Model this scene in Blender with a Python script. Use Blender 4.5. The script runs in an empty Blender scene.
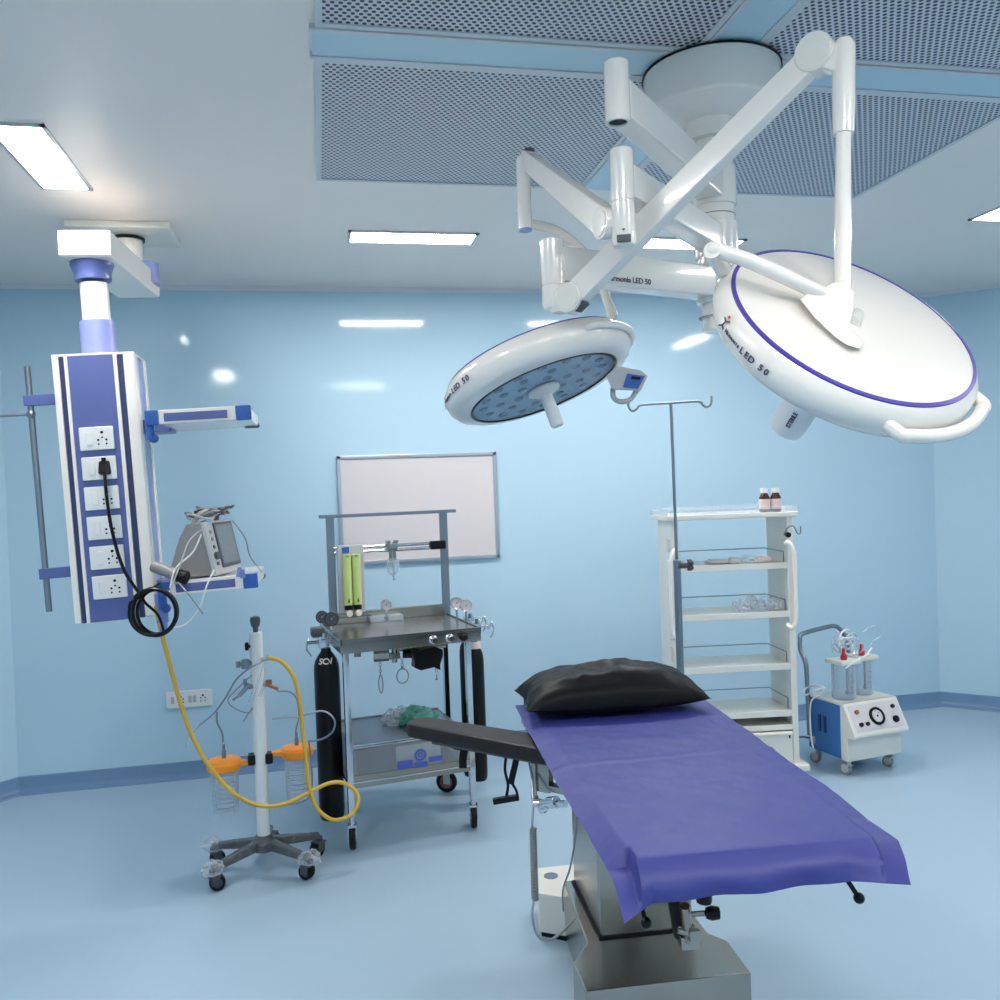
import bpy, bmesh, math, random
from mathutils import Vector, Matrix
random.seed(7)
PI = math.pi
R = math.radians
COL = bpy.context.scene.collection

# ------------------------------------------------------------------ camera
YAW, PITCH, ROLL, FPX = 0.200537, -0.016260, -0.035636, 879.335
HC = 1.6
H = 2.796
CAM = Vector((0, 0, HC))
def _rot(v):
    x, y, z = v
    c, s = math.cos(ROLL), math.sin(ROLL); x, z = c*x - s*z, s*x + c*z
    c, s = math.cos(PITCH), math.sin(PITCH); y, z = c*y - s*z, s*y + c*z
    c, s = math.cos(YAW), math.sin(YAW); x, y = c*x + s*y, -s*x + c*y
    return Vector((x, y, z))
RIGHT, FWD, UP = _rot((1, 0, 0)), _rot((0, 1, 0)), _rot((0, 0, 1))
def ray(px, py): return _rot(((px-500)/FPX, 1.0, (500-py)/FPX))
def W(px, py, Z): return CAM + ray(px, py)*Z                       # point at depth Z
def F(px, py, z):                                                   # point on the level z
    v = ray(px, py); return CAM + v*((z-HC)/v.z)
def FY(px, py, y):                                                  # point on the plane y
    v = ray(px, py); return CAM + v*(y/v.y)
cam = bpy.data.objects.new('camera', bpy.data.cameras.new('camera'))
COL.objects.link(cam)
cam.data.sensor_width = 36; cam.data.sensor_fit = 'HORIZONTAL'
cam.data.lens = FPX/1000*36
cam.data.clip_start = 0.05
m = Matrix((( RIGHT.x, UP.x, -FWD.x), (RIGHT.y, UP.y, -FWD.y), (RIGHT.z, UP.z, -FWD.z)))
cam.matrix_world = Matrix.Translation(CAM) @ m.to_4x4()
bpy.context.scene.camera = cam

# --------------------------------------------------------------- materials
def lin(c):
    c = c/255
    return c/12.92 if c <= 0.04045 else ((c+0.055)/1.055)**2.4
def rgb(r, g, b): return (lin(r), lin(g), lin(b), 1)
def mat(name, col, rough=0.5, metal=0.0, coat=0.0, spec=0.5, var=0.0, vscale=8, bump=0.0, bscale=60, emit=0, trans=0, alpha=1):
    m = bpy.data.materials.new(name); m.use_nodes = True
    n = m.node_tree.nodes; l = m.node_tree.links
    p = n['Principled BSDF']
    p.inputs['Base Color'].default_value = rgb(*col)
    p.inputs['Roughness'].default_value = rough
    p.inputs['Metallic'].default_value = metal
    p.inputs['Coat Weight'].default_value = coat
    p.inputs['Coat Roughness'].default_value = 0.06
    p.inputs['Specular IOR Level'].default_value = spec
    p.inputs['Transmission Weight'].default_value = trans
    p.inputs['Alpha'].default_value = alpha
    if emit:
        p.inputs['Emission Color'].default_value = (1, .965, .93, 1); p.inputs['Emission Strength'].default_value = emit
    tc = n.new('ShaderNodeTexCoord')
    if var:
        t = n.new('ShaderNodeTexNoise'); t.inputs['Scale'].default_value = vscale; t.inputs['Detail'].default_value = 3
        l.new(tc.outputs['Object'], t.inputs['Vector'])
        mr = n.new('ShaderNodeMapRange'); mr.inputs[3].default_value = 1-var; mr.inputs[4].default_value = 1+var
        l.new(t.outputs['Fac'], mr.inputs[0])
        mx = n.new('ShaderNodeVectorMath'); mx.operation = 'SCALE'
        mx.inputs[0].default_value = rgb(*col)[:3]
        l.new(mr.outputs[0], mx.inputs['Scale']); l.new(mx.outputs[0], p.inputs['Base Color'])
        m2 = n.new('ShaderNodeMapRange'); m2.inputs[3].default_value = max(0.02, rough*0.8); m2.inputs[4].default_value = min(1, rough*1.25)
        l.new(t.outputs['Fac'], m2.inputs[0]); l.new(m2.outputs[0], p.inputs['Roughness'])
    if bump:
        t = n.new('ShaderNodeTexNoise'); t.inputs['Scale'].default_value = bscale; t.inputs['Detail'].default_value = 4
        l.new(tc.outputs['Object'], t.inputs['Vector'])
        b = n.new('ShaderNodeBump'); b.inputs['Strength'].default_value = bump; b.inputs['Distance'].default_value = 0.01
        l.new(t.outputs['Fac'], b.inputs['Height']); l.new(b.outputs[0], p.inputs['Normal'])
    return m
def clear_mat(name, tint, fac=0.25, rough=0.08):
    m = bpy.data.materials.new(name); m.use_nodes = True
    n = m.node_tree.nodes; l = m.node_tree.links; n.clear()
    o = n.new('ShaderNodeOutputMaterial'); tr = n.new('ShaderNodeBsdfTransparent'); g = n.new('ShaderNodeBsdfPrincipled')
    g.inputs['Base Color'].default_value = rgb(*tint); g.inputs['Roughness'].default_value = rough
    tr.inputs['Color'].default_value = (0.97, 0.98, 0.99, 1)
    lw = n.new('ShaderNodeLayerWeight'); lw.inputs['Blend'].default_value = 0.35
    mr = n.new('ShaderNodeMapRange'); mr.inputs[3].default_value = fac*0.5; mr.inputs[4].default_value = min(1, fac*2.6)
    mx = n.new('ShaderNodeMixShader')
    l.new(lw.outputs['Facing'], mr.inputs[0]); l.new(mr.outputs[0], mx.inputs[0])
    l.new(tr.outputs[0], mx.inputs[1]); l.new(g.outputs[0], mx.inputs[2]); l.new(mx.outputs[0], o.inputs[0])
    return m
def perforated(name, plate, hole):
    m = bpy.data.materials.new(name); m.use_nodes = True
    n = m.node_tree.nodes; l = m.node_tree.links
    p = n['Principled BSDF']; p.inputs['Roughness'].default_value = 0.35; p.inputs['Metallic'].default_value = 0.0
    tc = n.new('ShaderNodeTexCoord'); sx = n.new('ShaderNodeSeparateXYZ'); l.new(tc.outputs['Object'], sx.inputs[0])
    A, Bp, RAD = 0.0205, 0.0205*1.45, 0.0059
    def M(op, a, b=None):
        k = n.new('ShaderNodeMath'); k.operation = op
        for i, v in enumerate((a, b)):
            if v is None: continue
            if isinstance(v, (int, float)): k.inputs[i].default_value = v
            else: l.new(v, k.inputs[i])
        return k.outputs[0]
    ds = []
    for off in (0.0, 0.5):
        fu = M('SUBTRACT', M('FRACT', M('ADD', M('DIVIDE', sx.outputs[0], A), off+100)), 0.5)
        fv = M('SUBTRACT', M('FRACT', M('ADD', M('DIVIDE', sx.outputs[1], Bp), off+100)), 0.5)
        fu = M('MULTIPLY', fu, A); fv = M('MULTIPLY', fv, Bp)
        ds.append(M('SQRT', M('ADD', M('MULTIPLY', fu, fu), M('MULTIPLY', fv, fv))))
    d = M('MINIMUM', ds[0], ds[1])
    mr = n.new('ShaderNodeMapRange'); mr.inputs[1].default_value = RAD-0.0006; mr.inputs[2].default_value = RAD+0.0006
    l.new(d, mr.inputs[0])
    mx = n.new('ShaderNodeMix'); mx.data_type = 'RGBA'
    mx.inputs[6].default_value = rgb(*hole); mx.inputs[7].default_value = rgb(*plate)
    l.new(mr.outputs[0], mx.inputs[0]); l.new(mx.outputs[2], p.inputs['Base Color'])
    return m
M = dict(
    wall=mat('wall_panel_blue', (186, 215, 231), 0.08, spec=0.35, bump=0.022, bscale=2.2),
    ceiling=mat('ceiling_paint', (242, 232, 224), 0.35, var=0.01, vscale=2),
    floor=mat('floor_vinyl', (166, 190, 208), 0.32, spec=0.45, var=0.025, vscale=5, bump=0.02, bscale=14),
    skirting=mat('skirting_vinyl', (112, 142, 176), 0.4, var=0.02),
    cove=mat('cove_plastic', (222, 222, 222), 0.35, var=0.01),
    strip=mat('ceiling_strip_blue', (184, 212, 224), 0.3, var=0.01),
    frame=mat('panel_frame_grey', (206, 210, 212), 0.4, metal=0.0, var=0.01),
    perf=perforated('perforated_sheet', (206, 206, 214), (30, 38, 52)),
    white=mat('white_enamel', (240, 234, 226), 0.22, coat=0.5, var=0.008, vscale=4),
    cream=mat('cream_enamel', (232, 228, 218), 0.3, coat=0.3, var=0.01, vscale=4),
    plastic=mat('white_plastic', (232, 232, 230), 0.4, var=0.01),
    board=mat('whiteboard', (218, 211, 212), 0.35, var=0.004),
    alu=mat('aluminium', (200, 202, 208), 0.3, metal=0.9, var=0.02),
    steel=mat('stainless_steel', (172, 166, 158), 0.22, metal=1.0, var=0.05, vscale=6, bump=0.01, bscale=30),
    chrome=mat('chrome', (214, 216, 220), 0.1, metal=1.0, var=0.01),
    dsteel=mat('dull_steel', (142, 150, 160), 0.35, metal=0.9, var=0.05),
    black=mat('black_rubber', (10, 11, 14), 0.5, spec=0.3, var=0.08),
    gloss_black=mat('black_gloss', (5, 6, 9), 0.3, spec=0.3, coat=0.0, var=0.05),
    pad=mat('black_vinyl_pad', (30, 26, 27), 0.45, spec=0.35, var=0.06, bump=0.03, bscale=300),
    pillow=mat('black_pillow_film', (7, 7, 9), 0.45, spec=0.22, var=0.1, vscale=6, bump=0.3, bscale=16),
    drape=mat('purple_drape', (53, 59, 136), 0.5, spec=0.6, var=0.06, vscale=7, bump=0.18, bscale=26),
    lilac=mat('lilac_paint', (88, 101, 158), 0.35, coat=0.2, var=0.01),
    lilac2=mat('pale_lilac_plastic', (128, 138, 196), 0.35, coat=0.2, var=0.01),
    navy=mat('navy_insert', (46, 56, 98), 0.4, var=0.02),
    blue=mat('blue_plastic', (44, 92, 172), 0.35, coat=0.2, var=0.02),
    mblue=mat('machine_blue', (58, 120, 190), 0.35, coat=0.3, var=0.02),
    orange=mat('orange_plastic', (250, 150, 30), 0.35, var=0.03),
    yellow=mat('yellow_hose', (214, 172, 62), 0.4, var=0.05),
    grey=mat('grey_plastic', (140, 138, 138), 0.45, var=0.04, vscale=20),
    lgrey=mat('light_grey_plastic', (184, 184, 186), 0.4, var=0.02, vscale=20),
    dgrey=mat('dark_grey_plastic', (72, 74, 82), 0.4, var=0.04),
    screen=mat('screen_glass', (120, 126, 130), 0.18, var=0.12, vscale=26),
    ring=mat('violet_ring', (76, 60, 158), 0.3, var=0.01),
    ink=mat('dark_ink', (66, 58, 96), 0.5, var=0.01),
    red=mat('red_plastic', (196, 34, 44), 0.35, var=0.02),
    green=mat('green_flow_tube', (200, 216, 138), 0.3, var=0.05, vscale=30),
    gbag=mat('green_film', (70, 150, 128), 0.25, var=0.2, vscale=30, bump=0.6, bscale=40),
    amber=mat('amber_bottle', (70, 26, 14), 0.15, var=0.05),
    label=mat('paper_label', (226, 206, 200), 0.6, var=0.03),
    brown=mat('wheel_hub_brown', (150, 96, 72), 0.5, var=0.03),
    wrap=mat('crumpled_wrap_grey', (86, 86, 88), 0.25, coat=0.5, var=0.35, vscale=30, bump=0.9, bscale=50),
    lamp=mat('lamp_diffuser', (255, 255, 255), 0.5, emit=27.0, var=0.001),
    clear=clear_mat('clear_plastic', (215, 228, 238), 0.30),
    film=clear_mat('clear_film', (225, 232, 238), 0.34, 0.2),
    glass=clear_mat('lens_glass', (170, 196, 214), 0.12, 0.06),
    reflector=mat('lens_reflector', (176, 194, 208), 0.35, metal=0.0, var=0.06, vscale=30),
    darklens=mat('led_lens', (104, 120, 136), 0.2, var=0.1),
    dark_label=mat('blue_print', (78, 98, 186), 0.5, var=0.02),
)

# ----------------------------------------------------------------- builder
MW = {}
def link(o, parent=None):
    COL.objects.link(o)
    if parent is not None: o.parent = parent
def thing(name, label, cat, loc=(0, 0, 0), rz=0, group=None):
    o = bpy.data.objects.new(name, None); o.empty_display_size = 0.1
    o.location = loc; o.rotation_euler = (0, 0, rz); COL.objects.link(o)
    MW[o] = Matrix.Translation(Vector(loc)) @ Matrix.Rotation(rz, 4, 'Z')
    return tag(o, label, cat, group)
def tag(o, label, cat, group=None):
    o['label'] = label; o['category'] = cat
    if group: o['group'] = group
    return o
def frame(o, x, y, z):
    x, y, z = Vector(x).normalized(), Vector(y).normalized(), Vector(z).normalized()
    mm = Matrix((x, y, z)).transposed().to_4x4(); mm.translation = Vector(o); return mm
def axis_frame(o, z, hint=(0, 0, 1)):
    z = Vector(z).normalized(); h = Vector(hint)
    if abs(z.dot(h)) > 0.98: h = Vector((0, 1, 0))
    x = h.cross(z).normalized(); y = z.cross(x); return frame(o, x, y, z)
def T(x, y, z): return Matrix.Translation((x, y, z))
def RX(a): return Matrix.Rotation(a, 4, 'X')
def RY(a): return Matrix.Rotation(a, 4, 'Y')
def RZ(a): return Matrix.Rotation(a, 4, 'Z')
def smooth_path(pts, n=8, closed=False):
    pts = [Vector(p) for p in pts]
    if len(pts) < 3: return pts
    out = []; N = len(pts)
    for i in range(N if closed else N-1):
        if closed: p = [pts[(i+k-1) % N] for k in range(4)]
        else: p = [pts[max(0, min(N-1, i+k-1))] for k in range(4)]
        for k in range(n):
            t = k/n
            out.append(0.5*((2*p[1]) + (p[2]-p[0])*t + (2*p[0]-5*p[1]+4*p[2]-p[3])*t*t + (3*p[1]-p[0]-3*p[2]+p[3])*t**3))
    if not closed: out.append(pts[-1])
    return out
class B:
    def __init__(s, base=None): s.bm = bmesh.new(); s.mi = 0; s.base = base or Matrix.Identity(4)
    def _add(s, t, Mx=None, bev=0, seg=2, ang=30):
        if bev:
            t.normal_update()
            es = [e for e in t.edges if len(e.link_faces) == 2 and e.calc_face_angle(0) > R(ang)]
            bmesh.ops.bevel(t, geom=es, offset=bev, segments=seg, profile=0.5, affect='EDGES', clamp_overlap=True)
        t.transform(s.base @ (Mx or Matrix.Identity(4)))
        for f in t.faces: f.material_index = s.mi
        me = bpy.data.meshes.new('tmp'); t.to_mesh(me); t.free(); s.bm.from_mesh(me); bpy.data.meshes.remove(me)
        return s
    def box(s, c, size, Mx=None, bev=0, seg=2):
        t = bmesh.new(); bmesh.ops.create_cube(t, size=1)
        bmesh.ops.scale(t, vec=size, verts=t.verts)
        return s._add(t, (Mx or Matrix.Identity(4)) @ Matrix.Translation(Vector(c)), bev, seg)
    def span(s, a, b, Mx=None, bev=0):
        a, b = Vector(a), Vector(b); return s.box((a+b)/2, [abs(v) for v in (b-a)], Mx, bev)
    def beam(s, p0, p1, w, h, up=(0, 0, 1), bev=0, w1=None, h1=None):
        p0, p1 = Vector(p0), Vector(p1); d = p1-p0; L = d.length
        z = d.normalized(); x = z.cross(Vector(up)).normalized(); y = x.cross(z)
        t = bmesh.new(); w1 = w1 or w; h1 = h1 or h
        vs = [t.verts.new((sx*ww/2, sy*hh/2, zz)) for zz, ww, hh in ((0, w, h), (L, w1, h1)) for sx, sy in ((-1, -1), (1, -1), (1, 1), (-1, 1))]
        for f in ((3, 2, 1, 0), (4, 5, 6, 7), (0, 1, 5, 4), (1, 2, 6, 5), (2, 3, 7, 6), (3, 0, 4, 7)): t.faces.new([vs[i] for i in f])
        return s._add(t, frame(p0, x, y, z), bev)
    def cyl(s, p0, p1, r, r1=None, seg=20, bev=0):
        p0, p1 = Vector(p0), Vector(p1); r1 = r if r1 is None else r1
        return s.lathe([(0, 0), (r, 0), (r1, (p1-p0).length), (0, (p1-p0).length)], axis_frame(p0, p1-p0), seg, bev)
    def lathe(s, prof, Mx=None, seg=28, bev=0, arc=None):
        t = bmesh.new(); rings = []
        n = seg
        for r, z in prof:
            if r < 1e-6: rings.append([t.verts.new((0, 0, z))])
            else: rings.append([t.verts.new((r*math.cos(2*PI*k/n), r*math.sin(2*PI*k/n), z)) for k in range(n)])
        for a, b in zip(rings, rings[1:]):
            if len(a) == 1 and len(b) == 1: continue
            for k in range(n):
                j = (k+1) % n
                if len(a) == 1: t.faces.new((a[0], b[j], b[k]))
                elif len(b) == 1: t.faces.new((a[k], a[j], b[0]))
                else: t.faces.new((a[k], a[j], b[j], b[k]))
        bmesh.ops.recalc_face_normals(t, faces=t.faces)
        return s._add(t, Mx, bev)
    def sphere(s, c, r, sc=(1, 1, 1), Mx=None, u=18, v=12):
        t = bmesh.new(); bmesh.ops.create_uvsphere(t, u_segments=u, v_segments=v, radius=r)
        bmesh.ops.scale(t, vec=sc, verts=t.verts)
        return s._add(t, (Mx or Matrix.Identity(4)) @ Matrix.Translation(Vector(c)))
    def tube(s, pts, r, seg=10, n=8, smooth=True, closed=False, rf=None):
        P = smooth_path(pts, n, closed) if smooth else [Vector(p) for p in pts]
        t = bmesh.new(); rings = []; N = len(P); prev = None
        for i, p in enumerate(P):
            if closed: d = P[(i+1) % N]-P[i-1]
            else: d = P[min(i+1, N-1)]-P[max(i-1, 0)]
            if d.length < 1e-9: d = Vector((0, 0, 1))
            d.normalize()
            if prev is None:
                h = Vector((0, 0, 1)) if abs(d.z) < 0.9 else Vector((1, 0, 0)); x = h.cross(d).normalized()
            else:
                x = (prev - d*prev.dot(d)); x = x.normalized() if x.length > 1e-6 else prev
            prev = x; y = d.cross(x); rr = r if rf is None else r*rf(i/(N-1))
            rings.append([t.verts.new(p + x*rr*math.cos(2*PI*k/seg) + y*rr*math.sin(2*PI*k/seg)) for k in range(seg)])
        for i in range(N if closed else N-1):
            a, b = rings[i], rings[(i+1) % N]
            for k in range(seg):
                j = (k+1) % seg; t.faces.new((a[k], a[j], b[j], b[k]))
        if not closed:
            t.faces.new(rings[0][::-1]); t.faces.new(rings[-1])
        bmesh.ops.recalc_face_normals(t, faces=t.faces)
        return s._add(t)
    def prism(s, poly, z0, z1, Mx=None, bev=0):
        t = bmesh.new()
        a = [t.verts.new((x, y, z0)) for x, y in poly]; b = [t.verts.new((x, y, z1)) for x, y in poly]; n = len(poly)
        t.faces.new(a[::-1]); t.faces.new(b)
        for i in range(n): t.faces.new((a[i], a[(i+1) % n], b[(i+1) % n], b[i]))
        bmesh.ops.recalc_face_normals(t, faces=t.faces)
        return s._add(t, Mx, bev)
    def ring(s, c, r0, r1, z0, z1, Mx=None, seg=40):
        Mx = (Mx or Matrix.Identity(4)) @ Matrix.Translation(Vector(c))
        return s.lathe([(r0, z0), (r1, z0), (r1, z1), (r0, z1), (r0, z0)], Mx, seg)
    def grid(s, fn, nu, nv, thick=0.0):
        t = bmesh.new(); V = [[t.verts.new(fn(i/nu, j/nv)) for i in range(nu+1)] for j in range(nv+1)]
        for j in range(nv):
            for i in range(nu): t.faces.new((V[j][i], V[j][i+1], V[j+1][i+1], V[j+1][i]))
        if thick:
            t.normal_update(); bmesh.ops.solidify(t, geom=t.faces[:], thickness=thick)
        return s._add(t)
    def done(s, name, mats, parent=None, world=True, label=None, kind=None, ang=38):
        me = bpy.data.meshes.new(name)
        if world and parent is not None: s.bm.transform(MW[parent].inverted())
        s.bm.to_mesh(me); s.bm.free()
        for k in (mats if isinstance(mats, (list, tuple)) else [mats]): me.materials.append(M[k] if isinstance(k, str) else k)
        me.shade_smooth(); me.set_sharp_from_angle(angle=R(ang))
        o = bpy.data.objects.new(name, me); link(o, parent)
        wn = o.modifiers.new('weighted_normal', 'WEIGHTED_NORMAL'); wn.keep_sharp = True
        MW[o] = MW[parent] if parent is not None else Matrix.Identity(4)
        if label: o['label'] = label
        if kind: o['kind'] = kind
        return o
def text_mesh(txt, size, bold=0.0):
    c = bpy.data.curves.new('txt', 'FONT'); c.body = txt; c.size = size; c.extrude = 0.0006; c.offset = bold
    c.align_x = 'CENTER'; c.align_y = 'CENTER'
    o = bpy.data.objects.new('txt', c); COL.objects.link(o)
    dg = bpy.context.evaluated_depsgraph_get(); dg.update()
    me = bpy.data.meshes.new_from_object(o.evaluated_get(dg)); bpy.data.objects.remove(o); return me
def add_text(b, txt, size, Mx, bold=0.0):
    me = text_mesh(txt, size, bold); me.transform(b.base @ Mx); b.bm.from_mesh(me); bpy.data.meshes.remove(me)
# parts given in a thing's own coordinates: world=False
# -------------------------------------------------------------------- room
X0, X1, Y0, Y1, CH = -2.46, 4.85, -0.62, 5.26, 0.77
XL, XR = X0+CH, X1-CH
WT = 0.1
ftprint = [(X0, Y0), (X1, Y0), (X1, Y1-CH), (XR, Y1), (XL, Y1), (X0, Y1-CH)]
def struct(o): o['kind'] = 'structure'; return o
def big(poly, d):       # the outline grown by d
    cx = sum(p[0] for p in poly)/len(poly); cy = sum(p[1] for p in poly)/len(poly)
    return [(x+(d if x > cx else -d), y+(d if y > cy else -d)) for x, y in poly]
b = B(); b.prism(big(ftprint, WT), -0.1, 0); struct(b.done('floor', 'floor'))
b = B(); b.prism(big(ftprint, WT), H, H+0.1); struct(b.done('ceiling', 'ceiling'))
names = ['front', 'right', 'right_chamfer', 'back', 'left_chamfer', 'left']
for i, nm in enumerate(names):
    a = Vector((*ftprint[i], 0)); c = Vector((*ftprint[(i+1) % 6], 0)); d = (c-a).normalized(); nrm = Vector((d.y, -d.x, 0))
    Mx = frame(a, d, nrm, (0, 0, 1)); L = (c-a).length
    b = B(); b.span((-0.04, 0, 0), (L+0.04, WT, H), Mx); struct(b.done('wall_'+nm, 'wall'))
    # vinyl skirting, coved at its foot
    prof = [(0, 0.0), (-0.05, 0.0), (-0.047, 0.008), (-0.022, 0.016), (-0.010, 0.034), (-0.008, 0.088), (0, 0.093)]
    def run(prof, off=0.02):
        t = B(); tb = bmesh.new(); k = math.tan(R(22.5))
        e0 = k if i in (2, 3, 4, 5) else 1.0
        e1 = k if i in (1, 2, 3, 4) else 1.0
        r0 = [tb.verts.new((-y*e0, y, z)) for y, z in prof]; r1 = [tb.verts.new((L+y*e1, y, z)) for y, z in prof]; n = len(prof)
        for q in range(n): tb.faces.new((r0[q], r0[(q+1) % n], r1[(q+1) % n], r1[q]))
        tb.faces.new(r0); tb.faces.new(r1[::-1]); bmesh.ops.recalc_face_normals(tb, faces=tb.faces)
        t._add(tb, Mx); return t
    struct(run(prof).done('baseboard_'+nm, 'skirting'))
    cp = [(0, H), (-0.03, H), (-0.022, H-0.004), (-0.004, H-0.018), (0, H-0.024)]
    struct(run(cp).done('trim_%d' % (i+1), 'cove'))
# ceiling: blue cross and the four perforated air diffusers
XC, YC = 1.155, 2.385
b = B()
b.span((0.022, 2.322, H-0.010), (2.33, 2.450, H)); b.mi = 1
for y in (2.312, 2.458): b.span((0.016, y-0.007, H-0.014), (2.336, y+0.007, H))
struct(b.done('trim_7', ['strip', 'frame']))
for k, (ya, yb) in enumerate(((1.32, 2.302), (2.468, 3.435))):
    b = B(); b.span((1.09, ya, H-0.009), (1.22, yb, H)); b.mi = 1
    for x in (1.086, 1.224): b.span((x-0.006, ya, H-0.013), (x+0.006, yb, H))
    struct(b.done('trim_%d' % (8+k), ['strip', 'frame']))
dl = {(0, 0): 'perforated ceiling panel at top left, above the blue strip', (1, 0): 'perforated ceiling panel at top right corner of photo',
      (0, 1): 'perforated ceiling panel left of the surgical lamp arms', (1, 1): 'perforated ceiling panel right of the lamp canopy, above the big lamp'}
for (i, j), lb in dl.items():
    xa, xb = ((0.03, 1.078), (1.232, 2.31))[i]; ya, yb = ((1.33, 2.300), (2.470, 3.43))[j]
    t = thing('air_diffuser_panel', lb, 'ceiling panel', ((xa+xb)/2, (ya+yb)/2, H), 0, 'perforated diffuser panels in the ceiling')
    b = B(); w, d = xb-xa, yb-ya
    b.box((0, 0, -0.004), (w-0.03, d-0.03, 0.006)); b.done('perforated_sheet', 'perf', t, world=False)
    b = B()
    for s in (-1, 1):
        b.span((s*w/2-s*0.018, -d/2, -0.011), (s*w/2, d/2, 0)); b.span((-w/2+.018, s*d/2-s*0.018, -0.011), (w/2-.018, s*d/2, 0))
    b.done('panel_frame', 'frame', t, world=False)
# eight recessed lamps around the panels
lamps = [(0.474, 4.19, 0, 'bright rectangular ceiling lamp right of the pendant, left of the spring arms'), (1.845, 4.19, 0, 'ceiling lamp half hidden behind the surgical lamp arms'),
         (-0.905, 3.33, 1, 'large bright ceiling lamp above the lilac pendant'), (3.18, 3.39, 1, 'ceiling lamp cut by the right edge of the photo'),
         (-0.905, 1.38, 1, 'ceiling lamp out of frame nearer the left wall'), (3.18, 1.38, 1, 'ceiling lamp out of frame nearer the right wall'),
         (0.474, 0.42, 0, 'ceiling lamp overhead seen as a reflection left on the back wall'), (1.845, 0.42, 0, 'ceiling lamp overhead on the right, seen as wall reflection')]
for x, y, v, lb in lamps:
    t = thing('ceiling_lamp', lb, 'ceiling lamp', (x, y, H), R(90)*v, 'recessed ceiling lamps')
    b = B()
    for s in (-1, 1):
        b.span((-0.305, s*0.092, -0.008), (0.305, s*0.078, 0)); b.span((s*0.305, -0.092, -0.008), (s*0.290, 0.092, 0))
    b.done('lamp_rim', 'alu', t, world=False)
    b = B(); b.box((0, 0, -0.004), (0.58, 0.156, 0.006), bev=0.002); b.done('diffuser', 'lamp', t, world=False)

# whiteboard and wall socket on the back wall
wb = [FY(337, 457, Y1), FY(496, 451, Y1), FY(499, 557, Y1), FY(340, 566, Y1)]
xa, xb = (wb[0].x+wb[3].x)/2, (wb[1].x+wb[2].x)/2; za, zb = (wb[2].z+wb[3].z)/2, (wb[0].z+wb[1].z)/2
t = thing('whiteboard', 'blank white board with thin aluminium frame on the back wall', 'whiteboard', ((xa+xb)/2, Y1, za))
w, h = xb-xa, zb-za
b = B(); b.span((-w/2+.01, -0.014, 0.01), (w/2-.01, -0.002, h-.01)); b.done('writing_surface', 'board', t, world=False)
b = B()
for s in (-1, 1): b.span((s*w/2, -0.022, 0), (s*w/2-s*0.022, 0, h), bev=0.003)
b.span((-w/2, -0.022, 0), (w/2, 0, 0.022), bev=0.003); b.span((-w/2, -0.022, h-0.022), (w/2, 0, h), bev=0.003)
b.done('board_frame', 'alu', t, world=False)
s0 = FY(189.5, 698.5, Y1)
t = thing('wall_socket', 'long white electrical socket plate low on the back wall', 'socket', (s0.x, Y1, s0.z))
b = B(); b.span((-0.125, -0.012, -0.048), (0.125, 0, 0.048), bev=0.005); b.done('socket_plate', 'plastic', t, world=False)
for x in (-0.09, 0.005, 0.03):
    b = B(); b.span((x-0.009, -0.0155, -0.02), (x+0.009, -0.011, 0.02), bev=0.002); b.done('rocker_switch', 'lgrey', t, world=False)
for cx in (-0.045, 0.075):
    for dx, dz, r in ((0, 0.016, 0.006), (-0.012, 0.002, 0.004), (0.012, 0.002, 0.004), (-0.012, -0.016, 0.004), (0.012, -0.016, 0.004)):
        b = B(); b.cyl((cx+dx, -0.0135, dz), (cx+dx, -0.011, dz), r, seg=10); b.done('socket_hole', 'black', t, world=False)
# ------------------------------------------------------- ceiling pendant
post = W(129, 250, 3.93); colm = W(93.5, 300, 3.43)
nearp = W(87, 245, 3.33)
t = thing('ceiling_pendant', 'white and lilac medical pendant with sockets and two trays hanging from ceiling', 'medical pendant', (post.x, post.y, H))
plate_c = Vector((post.x+0.0, post.y+0.0))
b = B(); b.span((plate_c.x-0.225, plate_c.y-0.16, H-0.03), (plate_c.x+0.20, plate_c.y+0.16, H), bev=0.004); b.done('ceiling_plate', 'cream', t)
b = B(); b.cyl((post.x, post.y, 2.6), (post.x, post.y, H-0.02), 0.060, seg=32)
b.mi = 1; b.ring((post.x, post.y, H-0.045), 0.058, 0.068, 0, 0.012); b.done('post', ['cream', 'black'], t)
# box arm along the room's depth
AT, AH = 2.625, 0.102
far = Vector((post.x+0.012, post.y+0.12)); nr = Vector((colm.x, colm.y-0.10))
b = B(); b.beam((nr.x, nr.y, AT-AH/2), (far.x, far.y, AT-AH/2), 0.188, AH, bev=0.010)
b.done('swing_arm', 'white', t)
b = B(); dx = (far-nr).normalized(); n3 = Vector((dx.x, dx.y, 0)); sd = Vector((dx.y, -dx.x, 0))
c0 = Vector((nr.x, nr.y, AT-AH/2)); Mx = frame(c0, sd, (0, 0, 1), -n3)
b.prism([(-.094, -.046), (.094, -.046), (.094, .046), (-.094, .046)], 0.0, 0.006, Mx, bev=0.003)
for sx in (-1, 1):
    for sy in (-1, 1): b.cyl(Mx @ Vector((sx*.082, sy*.036, .005)), Mx @ Vector((sx*.082, sy*.036, .008)), 0.004, seg=8)
b.done('end_cover', 'white', t)
b = B(); b.cyl((post.x+0.05, post.y+.02, AT-.06), (post.x+0.05, post.y+.02, AT+0.03), 0.075, 0.07)
b.done('bearing_cover', 'lilac2', t)
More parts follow.
